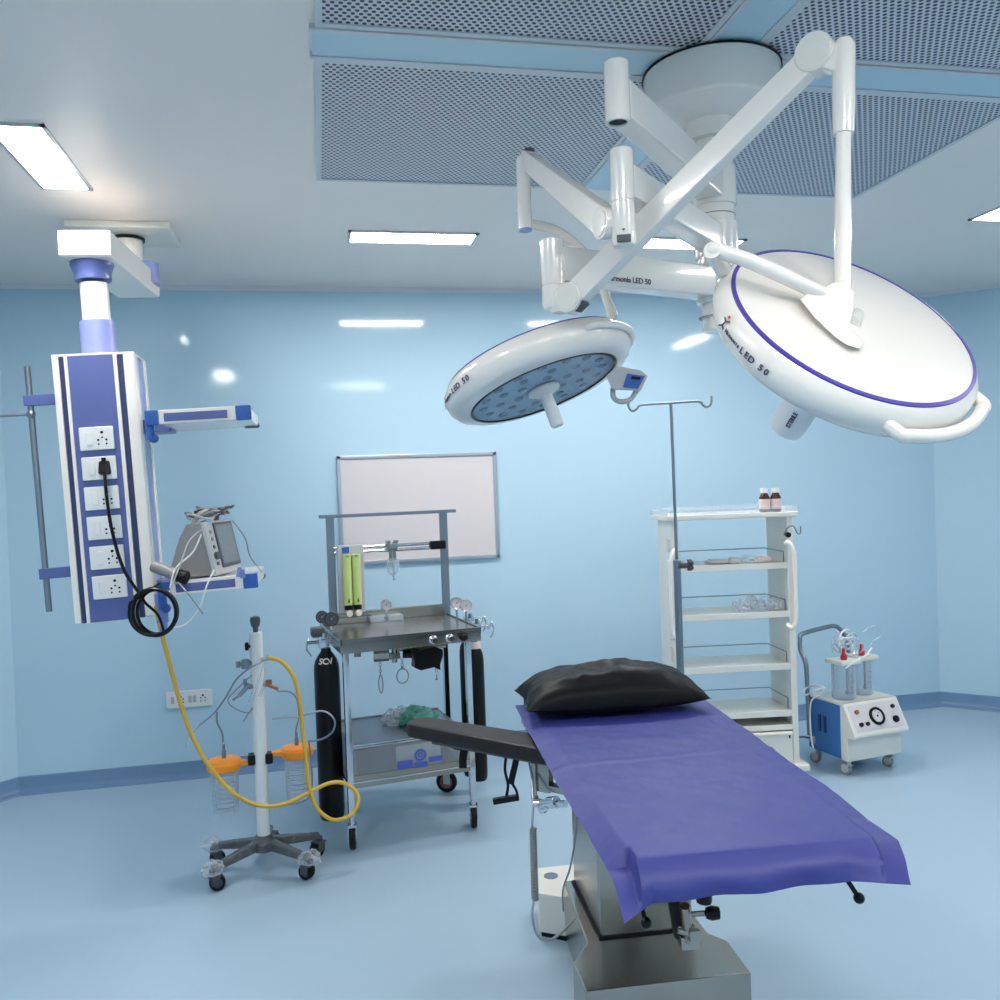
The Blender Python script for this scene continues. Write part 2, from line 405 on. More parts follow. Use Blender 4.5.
# leaning column and cabinet: its own frame, origin at the arm's underside
LEAN = R(-2.4)
MB = T(colm.x, colm.y, AT-AH) @ RZ(R(1.0)) @ RY(LEAN)
L2 = 0
zt = 2.150-(AT-AH); zb = 1.140-(AT-AH)
b = B(MB); b.lathe([(0, 0.006), (.078, .006), (.080, -.012), (.074, -.025), (.066, -.045), (.068, -.062), (.066, -.070), (0, -.070)], seg=36); b.done('bell_collar', 'lilac', t)
b = B(MB); b.cyl((0, 0, -.08), (0, 0, zt+.06), .0515, seg=36); b.done('column_tube', 'cream', t)
b = B(MB); b.lathe([(0, zt+.145), (.063, zt+.145), (.065, zt+.13), (.066, zt), (0, zt)], seg=36); b.done('column_sleeve', 'lilac2', t)
BW, BD = 0.293, 0.25
b = B(MB); b.span((-BW/2+.012, -BD/2+.01, zb+.004), (BW/2-.012, BD/2-.01, zt-.004)); b.done('cabinet_body', 'lilac2', t)
def rail(xa, xb, name, m, y0=-BD/2-.002, y1=-BD/2+.02, bev=0.002):
    b = B(MB); b.span((xa, y0, zb), (xb, y1, zt), bev=bev); return b.done(name, m, t)
f = lambda k: -BW/2 + BW*k
rail(f(0.0), f(.085), 'corner_profile', 'white', y1=BD/2, bev=.006)
rail(f(.85), f(1.0), 'corner_profile', 'white', y1=-BD/2+.07, bev=.010)
b = B(MB); b.span((f(.96), BD/2-.05, zb), (f(1.0), BD/2, zt), bev=.008); b.done('corner_profile', 'white', t)
rail(f(.085), f(.14), 'inset_strip', 'navy', y0=-BD/2+.003); rail(f(.145), f(.19), 'edge_strip', 'white')
rail(f(.735), f(.785), 'edge_strip', 'white'); rail(f(.79), f(.85), 'inset_strip', 'navy', y0=-BD/2+.003)
rail(f(.19), f(.735), 'front_panel', 'lilac', y0=-BD/2+.001)
b = B(MB); b.span((BW/2-.014, -BD/2+.07, zb+.01), (BW/2-.005, BD/2-.05, zt-.01)); b.done('side_panel', 'lilac2', t)
b = B(MB); b.span((-BW/2, -BD/2, zt-.005), (BW/2, BD/2, zt+.004), bev=.003); b.done('top_plate', 'white', t)
b = B(MB); b.span((-BW/2+.01, -BD/2+.01, zb-.003), (BW/2-.01, BD/2-.01, zb+.004)); b.done('bottom_plate', 'white', t)
sock0 = None
for k in range(6):
    cx, cz = f(.462), zt-.318-k*.1125
    Ms = MB @ T(cx, -BD/2+.001, cz)
    b = B(Ms); b.span((-.061, -.010, -.044), (.061, 0, .044), bev=.004); so = b.done('socket_plate', 'plastic', t)
    b = B(Ms); b.span((-.035, -.014, -.024), (-.014, -.009, .024), bev=.002); b.done('rocker_switch', 'plastic', so)
    for dx, dz, r in ((.02, .022, .0055), (.02, .003, .0035), (.006, -.006, .0042), (.034, -.006, .0042), (.006, -.022, .0035), (.034, -.022, .0035)):
        b = B(Ms); b.cyl((dx, -.0112, dz), (dx, -.009, dz), r, seg=10); b.done('socket_hole', 'black', so)
# side pole with its two brackets
pl = [W(30, 367, 3.36), W(47, 612, 3.36)]
def mbp(v): return MB.inverted() @ v
q0, q1 = mbp(pl[0]), mbp(pl[1]); px_ = (q0.x+q1.x)/2
b = B(MB); b.cyl((px_, -.04, q1.z), (px_, -.04, q0.z), .0115, seg=18); b.done('side_pole', 'dsteel', t)
for zz in (mbp(W(45, 400, 3.36)).z, mbp(W(55, 573, 3.36)).z):
    b = B(MB); b.span((px_-.02, -.058, zz-.02), (-BW/2, -.022, zz+.02), bev=.003); b.done('pole_bracket', 'lilac', t)
zz = mbp(W(30, 415, 3.36)).z
b = B(MB); b.cyl((px_-.14, -.05, zz), (px_+.01, -.045, zz), .005, seg=10); b.sphere((px_, -.045, zz), .016); b.sphere((px_-.14, -.05, zz), .009); b.done('pole_hook', 'dsteel', t)
# two trays
def tray(px0, px1, pyt, Z, nm, dep=.42, h=.055):
    a = mbp(W(px0, pyt, Z)); c = mbp(W(px1, pyt, Z)); z1 = a.z*.5+c.z*.5
    xa, xb = a.x, c.x; y0 = a.y*.5+c.y*.5; z0 = z1-h
    b = B(MB); b.prism([(xa+.05, y0+.01), (xb-.012, y0+.01), (xb, y0+.03), (xb+.01, y0+dep-.04), (xb-.04, y0+dep), (xa+.05, y0+dep)], z0+.004, z1-.004, bev=.006)
    tr = b.done('tray', 'white', t)
    w = xb-xa
    b = B(MB); b.span((xa+.045, y0, z0+.003), (xb, y0+.02, z1), bev=.003); b.done('front_rail', 'white', tr)
    b = B(MB); b.span((xa+.065, y0-.003, z0+.012), (xa+w*.78, y0+.01, z1-.012), bev=.002); b.done('rail_insert', 'lilac', tr)
    for s0, s1 in ((xa, xa+.047), (xa+w*.86, xb+.004)):
        b = B(MB); b.span((s0, y0-.006, z0+.001), (s1, y0+.03, z1+.001), bev=.004); b.done('corner_block', 'blue', tr)
    b = B(MB)
    for (cx, cy) in ((xb+.002, y0+dep-.03),): b.span((cx-.05, cy-.02, z0-.001), (cx+.012, cy+.033, z0+.02), bev=.008)
    b.done('corner_bumper', 'dgrey', tr)
    b = B(MB); b.span((BW/2-.01, -.06, z0-.01), (xa+.06, .08, z1-.012), bev=.004); b.done('tray_bracket', 'lilac', tr)
    b = B(MB); b.cyl((xa+.01, y0+.03, z0-.05), (xa+.01, y0+.03, z0+.01), .016); b.sphere((xa+.02, y0+.03, z0-.045), .018); b.done('clamp_knob', 'blue', tr)
    return xa, xb, y0, z0, z1
tray(146, 249, 408, 3.26, 'upper')
tx0, tx1, ty0, tz0, tz1 = tray(158, 256, 578, 3.26, 'lower')
b = B(MB); b.cyl((tx0+.0, ty0+.06, tz0-.10), (tx0+.0, ty0+.06, tz0+.01), .022, seg=20); b.cyl((tx0+.0, ty0+.06, tz0-.14), (tx0+.0, ty0+.06, tz0-.10), .016, seg=20); b.done('gas_outlet', 'lilac2', t)
# black plug and cable coil
mz = W(103, 470, 3.28)
t2 = thing('power_cable', 'black power plug in second socket with cable coiled below', 'power cable', W(155, 612, 3.2))
pf = MB @ T(*(mbp(mz)*1.0)) ; pc = mbp(mz)
pc = Vector((f(.462)+.02, -BD/2-.012, zt-.318-.1125+.0))
b = B(MB); b.beam((pc.x, pc.y, pc.z+.026), (pc.x, pc.y-.004, pc.z-.024), .036, .02, up=(0, 1, 0), bev=.006, w1=.044, h1=.03); b.cyl((pc.x, pc.y-.008, pc.z+.018), (pc.x, pc.y-.008, pc.z+.038), .008); b.done('plug', 'black', t2)
cc = W(155, 612, 3.13); pts = [MB @ Vector((pc.x, pc.y-.01, pc.z-.02)), W(107, 500, 3.25), W(113, 535, 3.22), W(124, 570, 3.18), W(141, 596, 3.14)]
def arc(c, rx, ry, a0, a1, n, dz=0):
    out = []
    for k in range(n+1):
        a = R(a0+(a1-a0)*k/n); out.append(c + RIGHT*rx*math.cos(a) + UP*ry*math.sin(a) + FWD*(dz*k/n))
    return out
pts += arc(cc, .078, .085, 140, -220, 16) + arc(cc+RIGHT*.004+FWD*.01, .072, .079, 140, -220, 16) + arc(cc-RIGHT*.005-FWD*.01, .083, .082, 140, -210, 16)
pts += [W(146, 592, 3.18), W(155, 590, 3.22)]
b = B(); b.tube(pts, .0062, seg=8, n=4); b.tube([W(160, 583, 3.2), W(143, 598, 3.15), W(158, 615, 3.12), W(164, 632, 3.14)], .005, seg=8); b.done('cable', 'gloss_black', t2)
# patient monitor on the lower tray
MT = MB @ T(0, 0, 0)
mo = mbp(W(212, 576, 3.36)); mo.z = tz1+.0
Mo = MB @ T(mo.x+.0, mo.y+.04, mo.z) @ RZ(R(70))
t3 = thing('patient_monitor', 'grey patient monitor with square screen standing on lower pendant tray', 'patient monitor', Mo.translation)
b = B(Mo)
def quadprism(b, pts, y0, y1, bev=0.006):   # outline in x,z extruded along y
    b.prism([(x, z) for x, z in pts], y0, y1, Matrix(((1, 0, 0, 0), (0, 0, 1, 0), (0, 1, 0, 0), (0, 0, 0, 1))), bev)
# front face looks along -y of Mo; side profile leans back
Ms = Mo @ Matrix(((0, 0, 1, 0), (1, 0, 0, 0), (0, 1, 0, 0), (0, 0, 0, 1)))   # poly(x,y)->(y,z), extrude->x
b = B(Ms); b.prism([(-.055, .004), (.135, .004), (.075, .150), (.040, .205), (-.022, .205)], -.105, .105, bev=.008); b.done('monitor_case', 'grey', t3)
tilt = math.atan2(.033, .201)
Mf = Mo @ T(0, -.0585, .0) @ RX(-tilt)
b = B(Mf); b.span((-.112, -.012, .002), (.112, .006, .208), bev=.006); b.done('front_bezel', 'lgrey', t3)
b = B(Mf); b.span((-.052, -.0165, .026), (.108, -.011, .200), bev=.004); b.done('screen_surround', 'dgrey', t3)
b = B(Mf); b.span((-.040, -.0175, .040), (.096, -.0155, .190)); b.done('screen', 'screen', t3)
b = B(Mf); b.cyl((-.082, -.024, .075), (-.082, -.012, .075), .015, seg=20); b.done('dial_knob', 'dgrey', t3)
for z in (.045, .11, .14, .168):
    b = B(Mf); b.cyl((-.082, -.016, z), (-.082, -.012, z), .007, seg=12); b.done('button', 'dgrey' if z < .12 else 'grey', t3)
b = B(); top = Mo @ Vector((0, .0, .215))
b.tube([Mo @ Vector((-.10, .02, .19)), Mo @ Vector((-.07, .0, .235)), Mo @ Vector((.02, -.01, .25)), Mo @ Vector((.08, .0, .235)), Mo @ Vector((.10, .02, .19))], .010, seg=8); b.done('carry_handle', 'grey', t3)
t4 = thing('monitor_lead', 'tangle of thin grey leads draped over the patient monitor', 'cable', Mo @ Vector((0, 0, .22)))
for k in range(9):
    c = Mo @ Vector((-.06+.016*k, .0, .228+.003*k)); b = B(); ln = []
    for q in range(12):
        a = q*PI/6+k; ln.append(c + Vector((math.cos(a)*(.05+.01*(k % 3)), math.sin(a)*.035, .010*math.sin(2*a+k))))
    b.tube(ln, .0036, seg=6, n=4, closed=True); b.done('lead_coil', ('lgrey', 'grey', 'dgrey')[k % 3], t4)
for pl_, mm in (([(208, 525, 3.30), (190, 540, 3.24), (180, 565, 3.2), (168, 596, 3.16)], 'lgrey'), ([(203, 530, 3.3), (193, 552, 3.25), (176, 568, 3.2), (170, 588, 3.18)], 'plastic'),
                ([(206, 520, 3.36), (190, 528, 3.38), (184, 545, 3.4), (180, 566, 3.36)], 'grey'), ([(232, 520, 3.36), (245, 538, 3.4), (250, 556, 3.42), (262, 572, 3.42)], 'grey'),
                ([(214, 570, 3.24), (207, 585, 3.2), (200, 606, 3.2), (186, 624, 3.2), (168, 628, 3.15)], 'plastic'), ([(178, 582, 3.2), (190, 596, 3.19), (203, 614, 3.2)], 'dsteel'),
                ([(198, 524, 3.34), (190, 540, 3.36), (186, 552, 3.36), (178, 560, 3.34)], 'dgrey')):
    b = B(); b.tube([W(*p) for p in pl_], .0026 if mm != 'plastic' else .0032, seg=6); b.done('lead_wire', mm, t4)
t5 = thing('pressure_cuff', 'rolled grey blood pressure cuff with black end on lower tray', 'cuff', W(170, 574, 3.25))
c0, c1 = W(153, 566, 3.235), W(178, 575.5, 3.215); c2 = W(187, 578, 3.21)
b = B(); b.cyl(c0, c1, .022, seg=22, bev=.003); b.done('cuff_roll', 'grey', t5)
b = B(); b.cyl(c1, c2, .025, seg=22, bev=.003); b.done('cuff_bladder', 'black', t5)
t6 = thing('finger_sensor', 'small pale violet clip sensor at the monitor foot', 'sensor clip', W(241, 572, 3.24))
b = B(); b.beam(W(238, 577, 3.24), W(240, 567, 3.24), .016, .014, bev=.003); b.done('lower_jaw', 'lilac2', t6)
b = B(); b.beam(W(243, 578, 3.25), W(242, 569, 3.24), .018, .012, bev=.003); b.done('upper_jaw', 'lilac2', t6)
# yellow hose
th = thing('air_hose', 'yellow hose looping from the pendant to the suction stand', 'hose', W(160, 610, 3.3))
hp = [W(156, 606, 3.27), W(161, 630, 3.28), W(170, 665, 3.32), (0, 0, 0), W(193, 738, 3.42), W(212, 770, 3.46), W(236, 795, 3.5), W(262, 806, 3.55), W(287, 803, 3.6), W(310, 792, 3.66), W(330, 783, 3.72), W(346, 784, 3.76), W(358, 796, 3.76),
      W(353, 813, 3.72), W(334, 820, 3.68), W(317, 808, 3.66), W(309, 785, 3.66), W(306, 760, 3.68), W(303, 735, 3.7), W(300, 705, 3.7), W(294, 678, 3.7), W(282, 662, 3.7), W(268, 658, 3.71)]
hp[3] = W(180, 702, 3.37)
b = B(); b.tube(hp, .0085, seg=10, n=6); b.done('hose_tube', 'yellow', th)
b = B(); b.cyl(hp[-1], W(262, 660, 3.715), .012); b.done('hose_connector', 'chrome', th)
# --------------------------------------------------------- surgical light
CX, CY = 1.165, 2.41
t = thing('surgical_light', 'white twin-head surgical light on jointed arms under round ceiling canopy', 'surgical light', (CX, CY, H))
b = B(); b.lathe([(0, H-.0145), (.196, H-.0145), (.196, H-.125), (.190, H-.135), (.12, H-.150), (.085, H-.165), (0, H-.165)], T(CX, CY, 0), seg=64); b.done('ceiling_canopy', 'white', t)
b = B(); b.ring((CX, CY, H-.020), .18, .2005, 0, .005); b.done('shadow_ring', 'black', t)  # solid black ring paints the shadow line round the canopy top
b = B(); b.ring((CX, CY, 0), .05, .082, H-.215, H-.165); b.cyl((CX, CY, H-.16), (CX, CY, 2.16), .056, seg=36)
b.cyl((CX, CY, 2.16), (CX, CY, 2.03), .046, seg=30, bev=.004)
for k in range(6):
    a = k*PI/3+.4; b.cyl((CX+.056*math.cos(a), CY+.056*math.sin(a), H-.24), (CX+.060*math.cos(a), CY+.060*math.sin(a), H-.24), .006, seg=8)
b.done('drop_column', 'white', t)
b = B()
for z in (2.205, 2.365, 2.07): b.ring((CX, CY, z), .05, .0575, 0, .0025)
b.done('joint_gap', 'grey', t)
b = B()
for k in range(3): b.tube([(CX-.08, CY-.03, 2.50-.02*k), (CX-.115, CY-.05, 2.53-.02*k), (CX-.12, CY-.02, 2.50-.02*k), (CX-.08, CY, 2.48-.02*k)], .0025, seg=6)
b.done('cable_loop', 'dgrey', t)
def xy(p): return Vector((p.x, p.y))
P1, P2, P3 = W(617, 95, 1.95), W(622, 180, 2.03), W(553, 270, 2.28)
def harm(P, z0, z1, zc0, zc1, w, r):
    a = Vector((CX, CY, 0)); p = Vector((P.x, P.y, 0)); d = (p-a).normalized()
    s = a+d*.03; e = p-d*r*.4
    b = B(); zm = (z0+z1)/2
    b.beam(s+Vector((0, 0, zm-.0)), e+Vector((0, 0, zm)), w*1.15, (z1-z0)*.95, bev=.008, w1=w*.8, h1=(z1-z0)*1.02)
    b.cyl((CX, CY, z0-.012), (CX, CY, z1+.012), .062, seg=36, bev=.004)
    return b.done('extension_arm', 'white', t), d
z_1 = F(712, 205, 0)
a1, d1 = harm(P1, 2.405, 2.492, 0, 0, .07, .028)
a2, d2 = harm(P2, 2.255, 2.332, 0, 0, .065, .028)
a3, d3 = harm(P3, 2.122, 2.212, 0, 0, .07, .03)
# open socket at the end of the top arm
zt1, zb1 = W(617, 62, 1.95).z, W(617, 123, 1.95).z
b = B(); b.lathe([(.0, zt1), (.024, zt1), (.028, zt1-.004), (.0285, zb1), (.021, zb1), (.021, zb1+.03), (0, zb1+.03)], T(P1.x, P1.y, 0), seg=36); b.done('end_socket', 'white', t)
b = B(); b.cyl((P1.x, P1.y, zb1+.004), (P1.x, P1.y, zb1+.03), .0208, seg=28); b.done('socket_shade', 'black', t)  # black fill paints the shade inside the open socket
# text on the lowest arm
A0_, A1_ = Vector((CX, CY, 2.167)), Vector((P3.x, P3.y, 2.167)); Lq = (A1_-A0_).length
side = Vector((-d3.y, d3.x, 0)); side = side if side.dot(Vector((-CX, -CY, 0))) > 0 else -side
def sp(f_): return A0_.lerp(A1_, f_) + side*(.035*(1.15-.35*f_)+.0012)
xd = (sp(.1)-sp(.9)).normalized(); xd = xd if xd.dot(RIGHT) > 0 else -xd
nn3 = xd.cross(Vector((0, 0, 1))); nn3 = nn3 if nn3.dot(side) > 0 else -nn3
b = B(); add_text(b, 'Harmonia LED 50', .021, frame(sp(.62)+Vector((0, 0, -.026)), xd, (0, 0, 1), nn3), bold=.0003); b.done('arm_lettering', 'ink', a3, label='dark lettering ending in LED 50')
# joint housings
def joint(P, ztop, zgap, zbot, r, nm):
    b = B(); b.lathe([(0, ztop), (r*.9, ztop), (r, ztop-.005), (r, zgap+.001), (r*.93, zgap), (r*.93, zgap-.0015), (r, zgap-.0025), (r*1.02, zbot+.01), (r*.9, zbot), (0, zbot)], T(P.x, P.y, 0), seg=36)
    return b.done(nm, 'white', t)
j2 = joint(P2, W(622, 150, 2.03).z, W(622, 202, 2.03).z, W(622, 246, 2.03).z, .0275, 'swivel_joint')
j3 = joint(P3, W(553, 240, 2.28).z, W(553, 286, 2.28).z, W(553, 309, 2.28).z, .031, 'swivel_joint')
b = B(); pt = Vector((P2.x, P2.y, W(622, 236, 2.03).z)); fw = Vector((-P2.x, -P2.y, 0)).normalized()
Mx = frame(pt+fw*.0265, Vector((0, 0, 1)).cross(fw), (0, 0, 1), fw)
b.box((0, -.012, 0), (.032, .018, .006), Mx, bev=.002); b.box((0, .008, 0), (.006, .004, .006), Mx); b.done('vent_grille', 'dgrey', j2)
# big spring arm
S0, S1 = W(572, 299, 2.24), W(817, 55, 1.83)
v = (S1-S0).normalized(); view = (-(S0+S1)/2+CAM).normalized()
b = B(); sidev = v.cross(Vector((0, 0, 1))).normalized()
if sidev.dot(view) < 0: sidev = -sidev
b.beam(S0+v*.01, S1-v*.01, .040, .062, up=(0, 0, 1), bev=.004, w1=.040, h1=.054)
def disc(b, c, n, r, w): b.cyl(c-n*w/2, c+n*w/2, r, seg=40, bev=.003)
disc(b, S0, sidev, .038, .05); disc(b, S1, sidev, .0400, .05)
sa = b.done('spring_arm', 'white', t, label='long white spring arm rising to the right')
for P_, r_ in ((S0, .033), (S1, .037)):
    b = B(); disc(b, P_+sidev*.0262, sidev, r_, .003); b.cyl(P_+sidev*.027, P_+sidev*.0285, .003, seg=8); b.done('joint_cover', 'cream', sa)
nd = sidev.cross(v); nd = nd if nd.z < 0 else -nd
b = B(); b.beam(S0-v*.004+nd*.034, S0+v*.028+nd*.034, .026, .012, up=nd); b.done('end_stop', 'dgrey', sa)
b = B(); b.box((0, 0, 0), (.016, .016, .014), T(*(S1-v*.0+nd*.045+v*.01))); b.done('end_stop', 'dgrey', sa)
b = B(); b.beam(Vector((P3.x, P3.y, S0.z)), S0, .044, .06, bev=.006); b.done('fork_bracket', 'white', t)
# knuckle and drop tube of the big head
ZK = 1.80
K0, K1, K2 = W(844, 41, ZK), W(844, 106, ZK), W(843.5, 134, ZK); HUB = W(842.5, 290, 1.73); ax = (K0-K2).normalized(); LK = (K0-K2).length
b = B(); b.lathe([(0, 0), (.015, 0), (.021, 0), (.0225, LK*.3), (.0225, LK-.012), (.016, LK+.002), (0, LK+.004)], axis_frame(K2, ax), seg=32)
b.beam(S1, K0+(K2-K0)*.22, .04, .055, bev=.008)
b.done('knuckle', 'white', t)
b = B(); b.cyl(K2+ax*.01, HUB, .0150, .0162, seg=24); b.done('drop_tube', 'white', t)

LP_Z = [(.0, .030), (.06, .0285), (.12, .0235), (.18, .0145), (.225, .005), (.243, .000)]
def head_frame(px, py, Z, right, up, toward):
    c = W(px, py, Z); d = (c-CAM).normalized(); r = RIGHT-d*RIGHT.dot(d); r.normalize(); u = r.cross(d); n = (r*right+u*up-d*toward).normalized()
    x = r - n*r.dot(n); x.normalize(); return frame(c, x, n.cross(x), n)
def lamp_head(Mh, big, txt_a, flip):
    RR = .264
    outer = [(.241, .0), (.250, -.004), (.262, -.022), (.266, -.042), (.262, -.062), (.250, -.080), (.232, -.090), (.212, -.092), (.205, -.086)]
    b = B(Mh); b.lathe(LP_Z + outer + [(.204, -.080), (0, -.080)], seg=96); hd = b.done('lamp_head', 'white', t, label='large lamp head seen from its violet-ringed back' if big else 'smaller-looking lamp head showing its glass light face')
    b = B(Mh); b.lathe([(.2385, .0012), (.2385, .0035), (.246, .0015), (.246, -.0025), (.2385, .0012)], seg=96); b.done('violet_ring', 'ring', hd)
    b = B(Mh); b.lathe([(0, -.083), (.204, -.083), (.204, -.0815), (0, -.0815)], seg=72); b.done('reflector', 'reflector', hd)
    b = B(Mh); n = 0
    for rad, cnt in ((.075, 6), (.125, 10), (.172, 16)):
        for k in range(cnt):
            a = 2*PI*k/cnt+rad*9; c = Vector((rad*math.cos(a), rad*math.sin(a), -.084))
            b.cyl(c, c+Vector((0, 0, -.003)), .0125, seg=12)
    b.done('led_array', 'darklens', hd)
    b = B(Mh); b.lathe([(0, -.0905), (.206, -.0905), (.206, -.0895), (0, -.0895)], seg=72); b.done('glass_cover', 'glass', hd)
    b = B(Mh); b.ring((0, 0, -.0935), .203, .209, 0, .004, seg=72); b.done('glass_seal', 'gloss_black', hd)
    b = B(Mh); b.lathe([(0, -.09), (.045, -.09), (.045, -.098), (.02, -.112), (0, -.112)], seg=36); b.done('handle_socket', 'cream', hd)
    b = B(Mh)
    if big: b.lathe([(0, -.10), (.038, -.10), (.037, -.300), (.034, -.318), (.018, -.325), (0, -.325)], seg=36)
    else: b.lathe([(0, -.10), (.015, -.10), (.0175, -.12), (.018, -.205), (.016, -.21), (0, -.21)], seg=32)
    hn = b.done('sterile_handle', 'plastic', hd)
    return hd, hn
Mbig = head_frame(853, 321.5, 1.76, .457*.905, .89*.905, .425) @ Matrix.Diagonal((1.045, 1.045, .92, 1))
hd, hn = lamp_head(Mbig, True, 0, 0)
sc = 1.0
# grab bar round the rim: angle measured in the head's own plane
def rimbar(Mh, a0, a1, r=.300, z=-.045, rad=.0105):
    b = B(); pts = []
    n = 14
    for k in range(n+1):
        a = R(a0+(a1-a0)*k/n); rr = r*(1-.12*(1-math.sin(PI*k/n)**.35)) if k in (0, n) else r
        pts.append(Mh @ Vector((rr*math.cos(a), rr*math.sin(a), z)))
    b.tube(pts, rad, seg=12, n=4); return b
def ang_of(Mh, px, py):      # angle in the disc plane under a pixel
    v = ray(px, py); n = Mh.to_3x3() @ Vector((0, 0, 1)); o = Mh.translation; s = (o-CAM).dot(n)/v.dot(n)
    q = Mh.inverted() @ (CAM+v*s); return math.degrees(math.atan2(q.y, q.x)), q.length
aR = ang_of(Mbig, 990, 395)[0]; aB = ang_of(Mbig, 900, 428)[0]
rimbar(Mbig, aR+10, aB+2, r=.283, z=-.040, rad=.0135).done('grab_bar', 'white', hd)
# lettering curved round the rim
def rim_text(Mh, s, a_start, step, size, r, z, nr, nz, hd, sgn, m='ink', name='rim_lettering'):
    b = B(); a = a_start
    for ch in s:
        if ch != ' ':
            ca, sa_ = math.cos(R(a)), math.sin(R(a)); n = Vector((ca*nr, sa_*nr, nz)).normalized()
            tx = Vector((-sa_, ca, 0))*sgn; ty = n.cross(tx)
            p = Vector((r*ca, r*sa_, z))+n*.0012
            Mx = Mh @ frame(p, tx, ty, n)
            add_text(b, ch, size, Mx, bold=.0003)
        a += step*(1.25 if ch in 'mMLED5' else .95)
    return b.done(name, m, hd)
a_t0 = ang_of(Mbig, 737, 345)[0]; a_t1 = ang_of(Mbig, 775, 385)[0]
aa0 = ang_of(Mbig, 700, 330)[0]; 
print('ANG', a_t0, a_t1, aR, aB, aa0)
sg = 1 if ((a_t1-a_t0+180) % 360-180) > 0 else -1
rim_text(Mbig, 'Harmonia', a_t0-sg*16, sg*1.35, .011, .2665, -.040, 1, .05, hd, sg)
rim_text(Mbig, 'LED 50', a_t0-sg*4.0, sg*2.3, .019, .2665, -.041, 1, .05, hd, sg)
# red running figure in front of the lettering
def figure(Mh, a, hd, sg, r=.2635, z=-.028):
    ca, sa_ = math.cos(R(a)), math.sin(R(a)); n = Vector((ca, sa_*1, .22)).normalized(); tx = Vector((-sa_, ca, 0))*sg; ty = n.cross(tx)
    Mx = Mh @ frame(Vector((r*ca, r*sa_, z))+n*.0015, tx, ty, n)
    b = B(Mx); b.cyl((0, .016, 0), (0, .016, .001), .0035, seg=12); b.done('logo_head', 'red', hd)
    b = B(Mx)
    for p, q in (((-.010, .008), (0, .004)), ((0, .004), (.010, .012)), ((0, .006), (-.002, -.006)), ((-.002, -.006), (-.010, -.014)), ((-.002, -.006), (.008, -.010))):
        b.beam((p[0], p[1], .0004), (q[0], q[1], .0004), .0032, .001)
    b.done('logo_figure', 'ink', hd)
figure(Mbig, a_t0-sg*19.5, hd, sg, r=.2655, z=-.033)
# lettering along the sterile handle
b = B(); vv = (Mbig.inverted() @ CAM); va = math.atan2(vv.y, vv.x)
n = Vector((math.cos(va), math.sin(va), 0)); tx = Vector((0, 0, 1)); ty = n.cross(tx)
add_text(b, 'STERILE', .013, Mbig @ frame(Vector((0, 0, -.262))+n*.0378, tx, ty, n), bold=.0004); b.done('handle_lettering', 'ink', hn)
# yoke: hub plate and side tube to the pivot at the rim
a_p = ang_of(Mbig, 712, 257)[0]; pv = Mbig @ Vector((.262*math.cos(R(a_p)), .262*math.sin(R(a_p)), -.02))
end = W(704, 250, 1.60)
b = B(); b.tube([W(822, 294, 1.70), W(790, 279, 1.69), W(750, 261, 1.70), W(715, 250, 1.72)], .0148, seg=14)
b.sphere(W(714, 250, 1.72), .0165); b.cyl(W(712, 250, 1.71), pv, .017, seg=20); b.done('yoke_tube', 'white', t)
hubpoly = [(846, 280), (856, 292), (855, 310), (852, 322), (855, 332), (866, 343), (861, 349), (848, 345), (835, 336), (816, 318), (801, 299), (812, 291), (822, 289), (833, 283)]
b = B(); tb = bmesh.new()
fr = [tb.verts.new(W(x-1.5, y, 1.70-.0012*(y-285))) for x, y in hubpoly]; bk = [tb.verts.new(W(x-1.5, y, 1.74-.0012*(y-285))) for x, y in hubpoly]; nn = len(fr)
tb.faces.new(fr); tb.faces.new(bk[::-1])
for k in range(nn): tb.faces.new((fr[k], bk[k], bk[(k+1) % nn], fr[(k+1) % nn]))
bmesh.ops.recalc_face_normals(tb, faces=tb.faces); b._add(tb, None, bev=.003); 
b.cyl(W(849, 326, 1.70), Mbig @ Vector((0, 0, .01)), .02, seg=20)
b.done('yoke_hub', 'white', t)

# small head with its spring arm
Ms_ = head_frame(533, 362, 2.57, -.37*.955, .93*.955, -.30) @ Matrix.Diagonal((1.07, 1.07, .98, 1))
hd2, hn2 = lamp_head(Ms_, False, 0, 0)
Q0 = W(608, 224, 2.06); Q1 = W(529, 161, 2.45)
v2 = (Q1-Q0).normalized(); sd2 = v2.cross(Vector((0, 0, 1))).normalized()
if sd2.dot((CAM-Q0)) < 0: sd2 = -sd2
b = B(); b.beam(Q0+v2*.01, Q1+v2*.01, .040, .070, bev=.005, w1=.036, h1=.048); disc(b, Q0, sd2, .038, .046); disc(b, Q1, sd2, .026, .042)
sa2 = b.done('spring_arm', 'white', t, label='short white spring arm to the left')
b = B(); disc(b, Q0+sd2*.024, sd2, .031, .003); b.done('joint_cover', 'cream', sa2)
b = B(); b.box((0, 0, 0), (.026, .03, .012), T(*(Q1+Vector((0, 0, .026))))); b.done('end_stop', 'dgrey', sa2)
b = B(); b.beam(Vector((P2.x, P2.y, Q0.z)), Q0, .04, .055, bev=.006); b.done('fork_bracket', 'white', t)
zc0, zc1 = W(524, 160, 2.45).z, W(524, 229, 2.45).z; Cs = W(524, 195, 2.45)
b = B(); b.lathe([(0, zc0+.01), (.017, zc0+.006), (.0195, zc0-.004), (.0195, W(524, 209, 2.45).z), (.018, W(524, 210, 2.45).z), (.0195, W(524, 211, 2.45).z), (.0195, zc1), (0, zc1)], T(Cs.x, Cs.y, 0), seg=28)
b.done('knuckle', 'white', t)
b = B(); b.cyl((Cs.x, Cs.y, zc1), (Cs.x, Cs.y, zc1-.006), .0185); b.done('knuckle_cap', 'lilac2', t)
aL, _ = ang_of(Ms_, 618, 330)
rim_pt = Ms_ @ Vector((.262*math.cos(R(aL)), .262*math.sin(R(aL)), -.03))
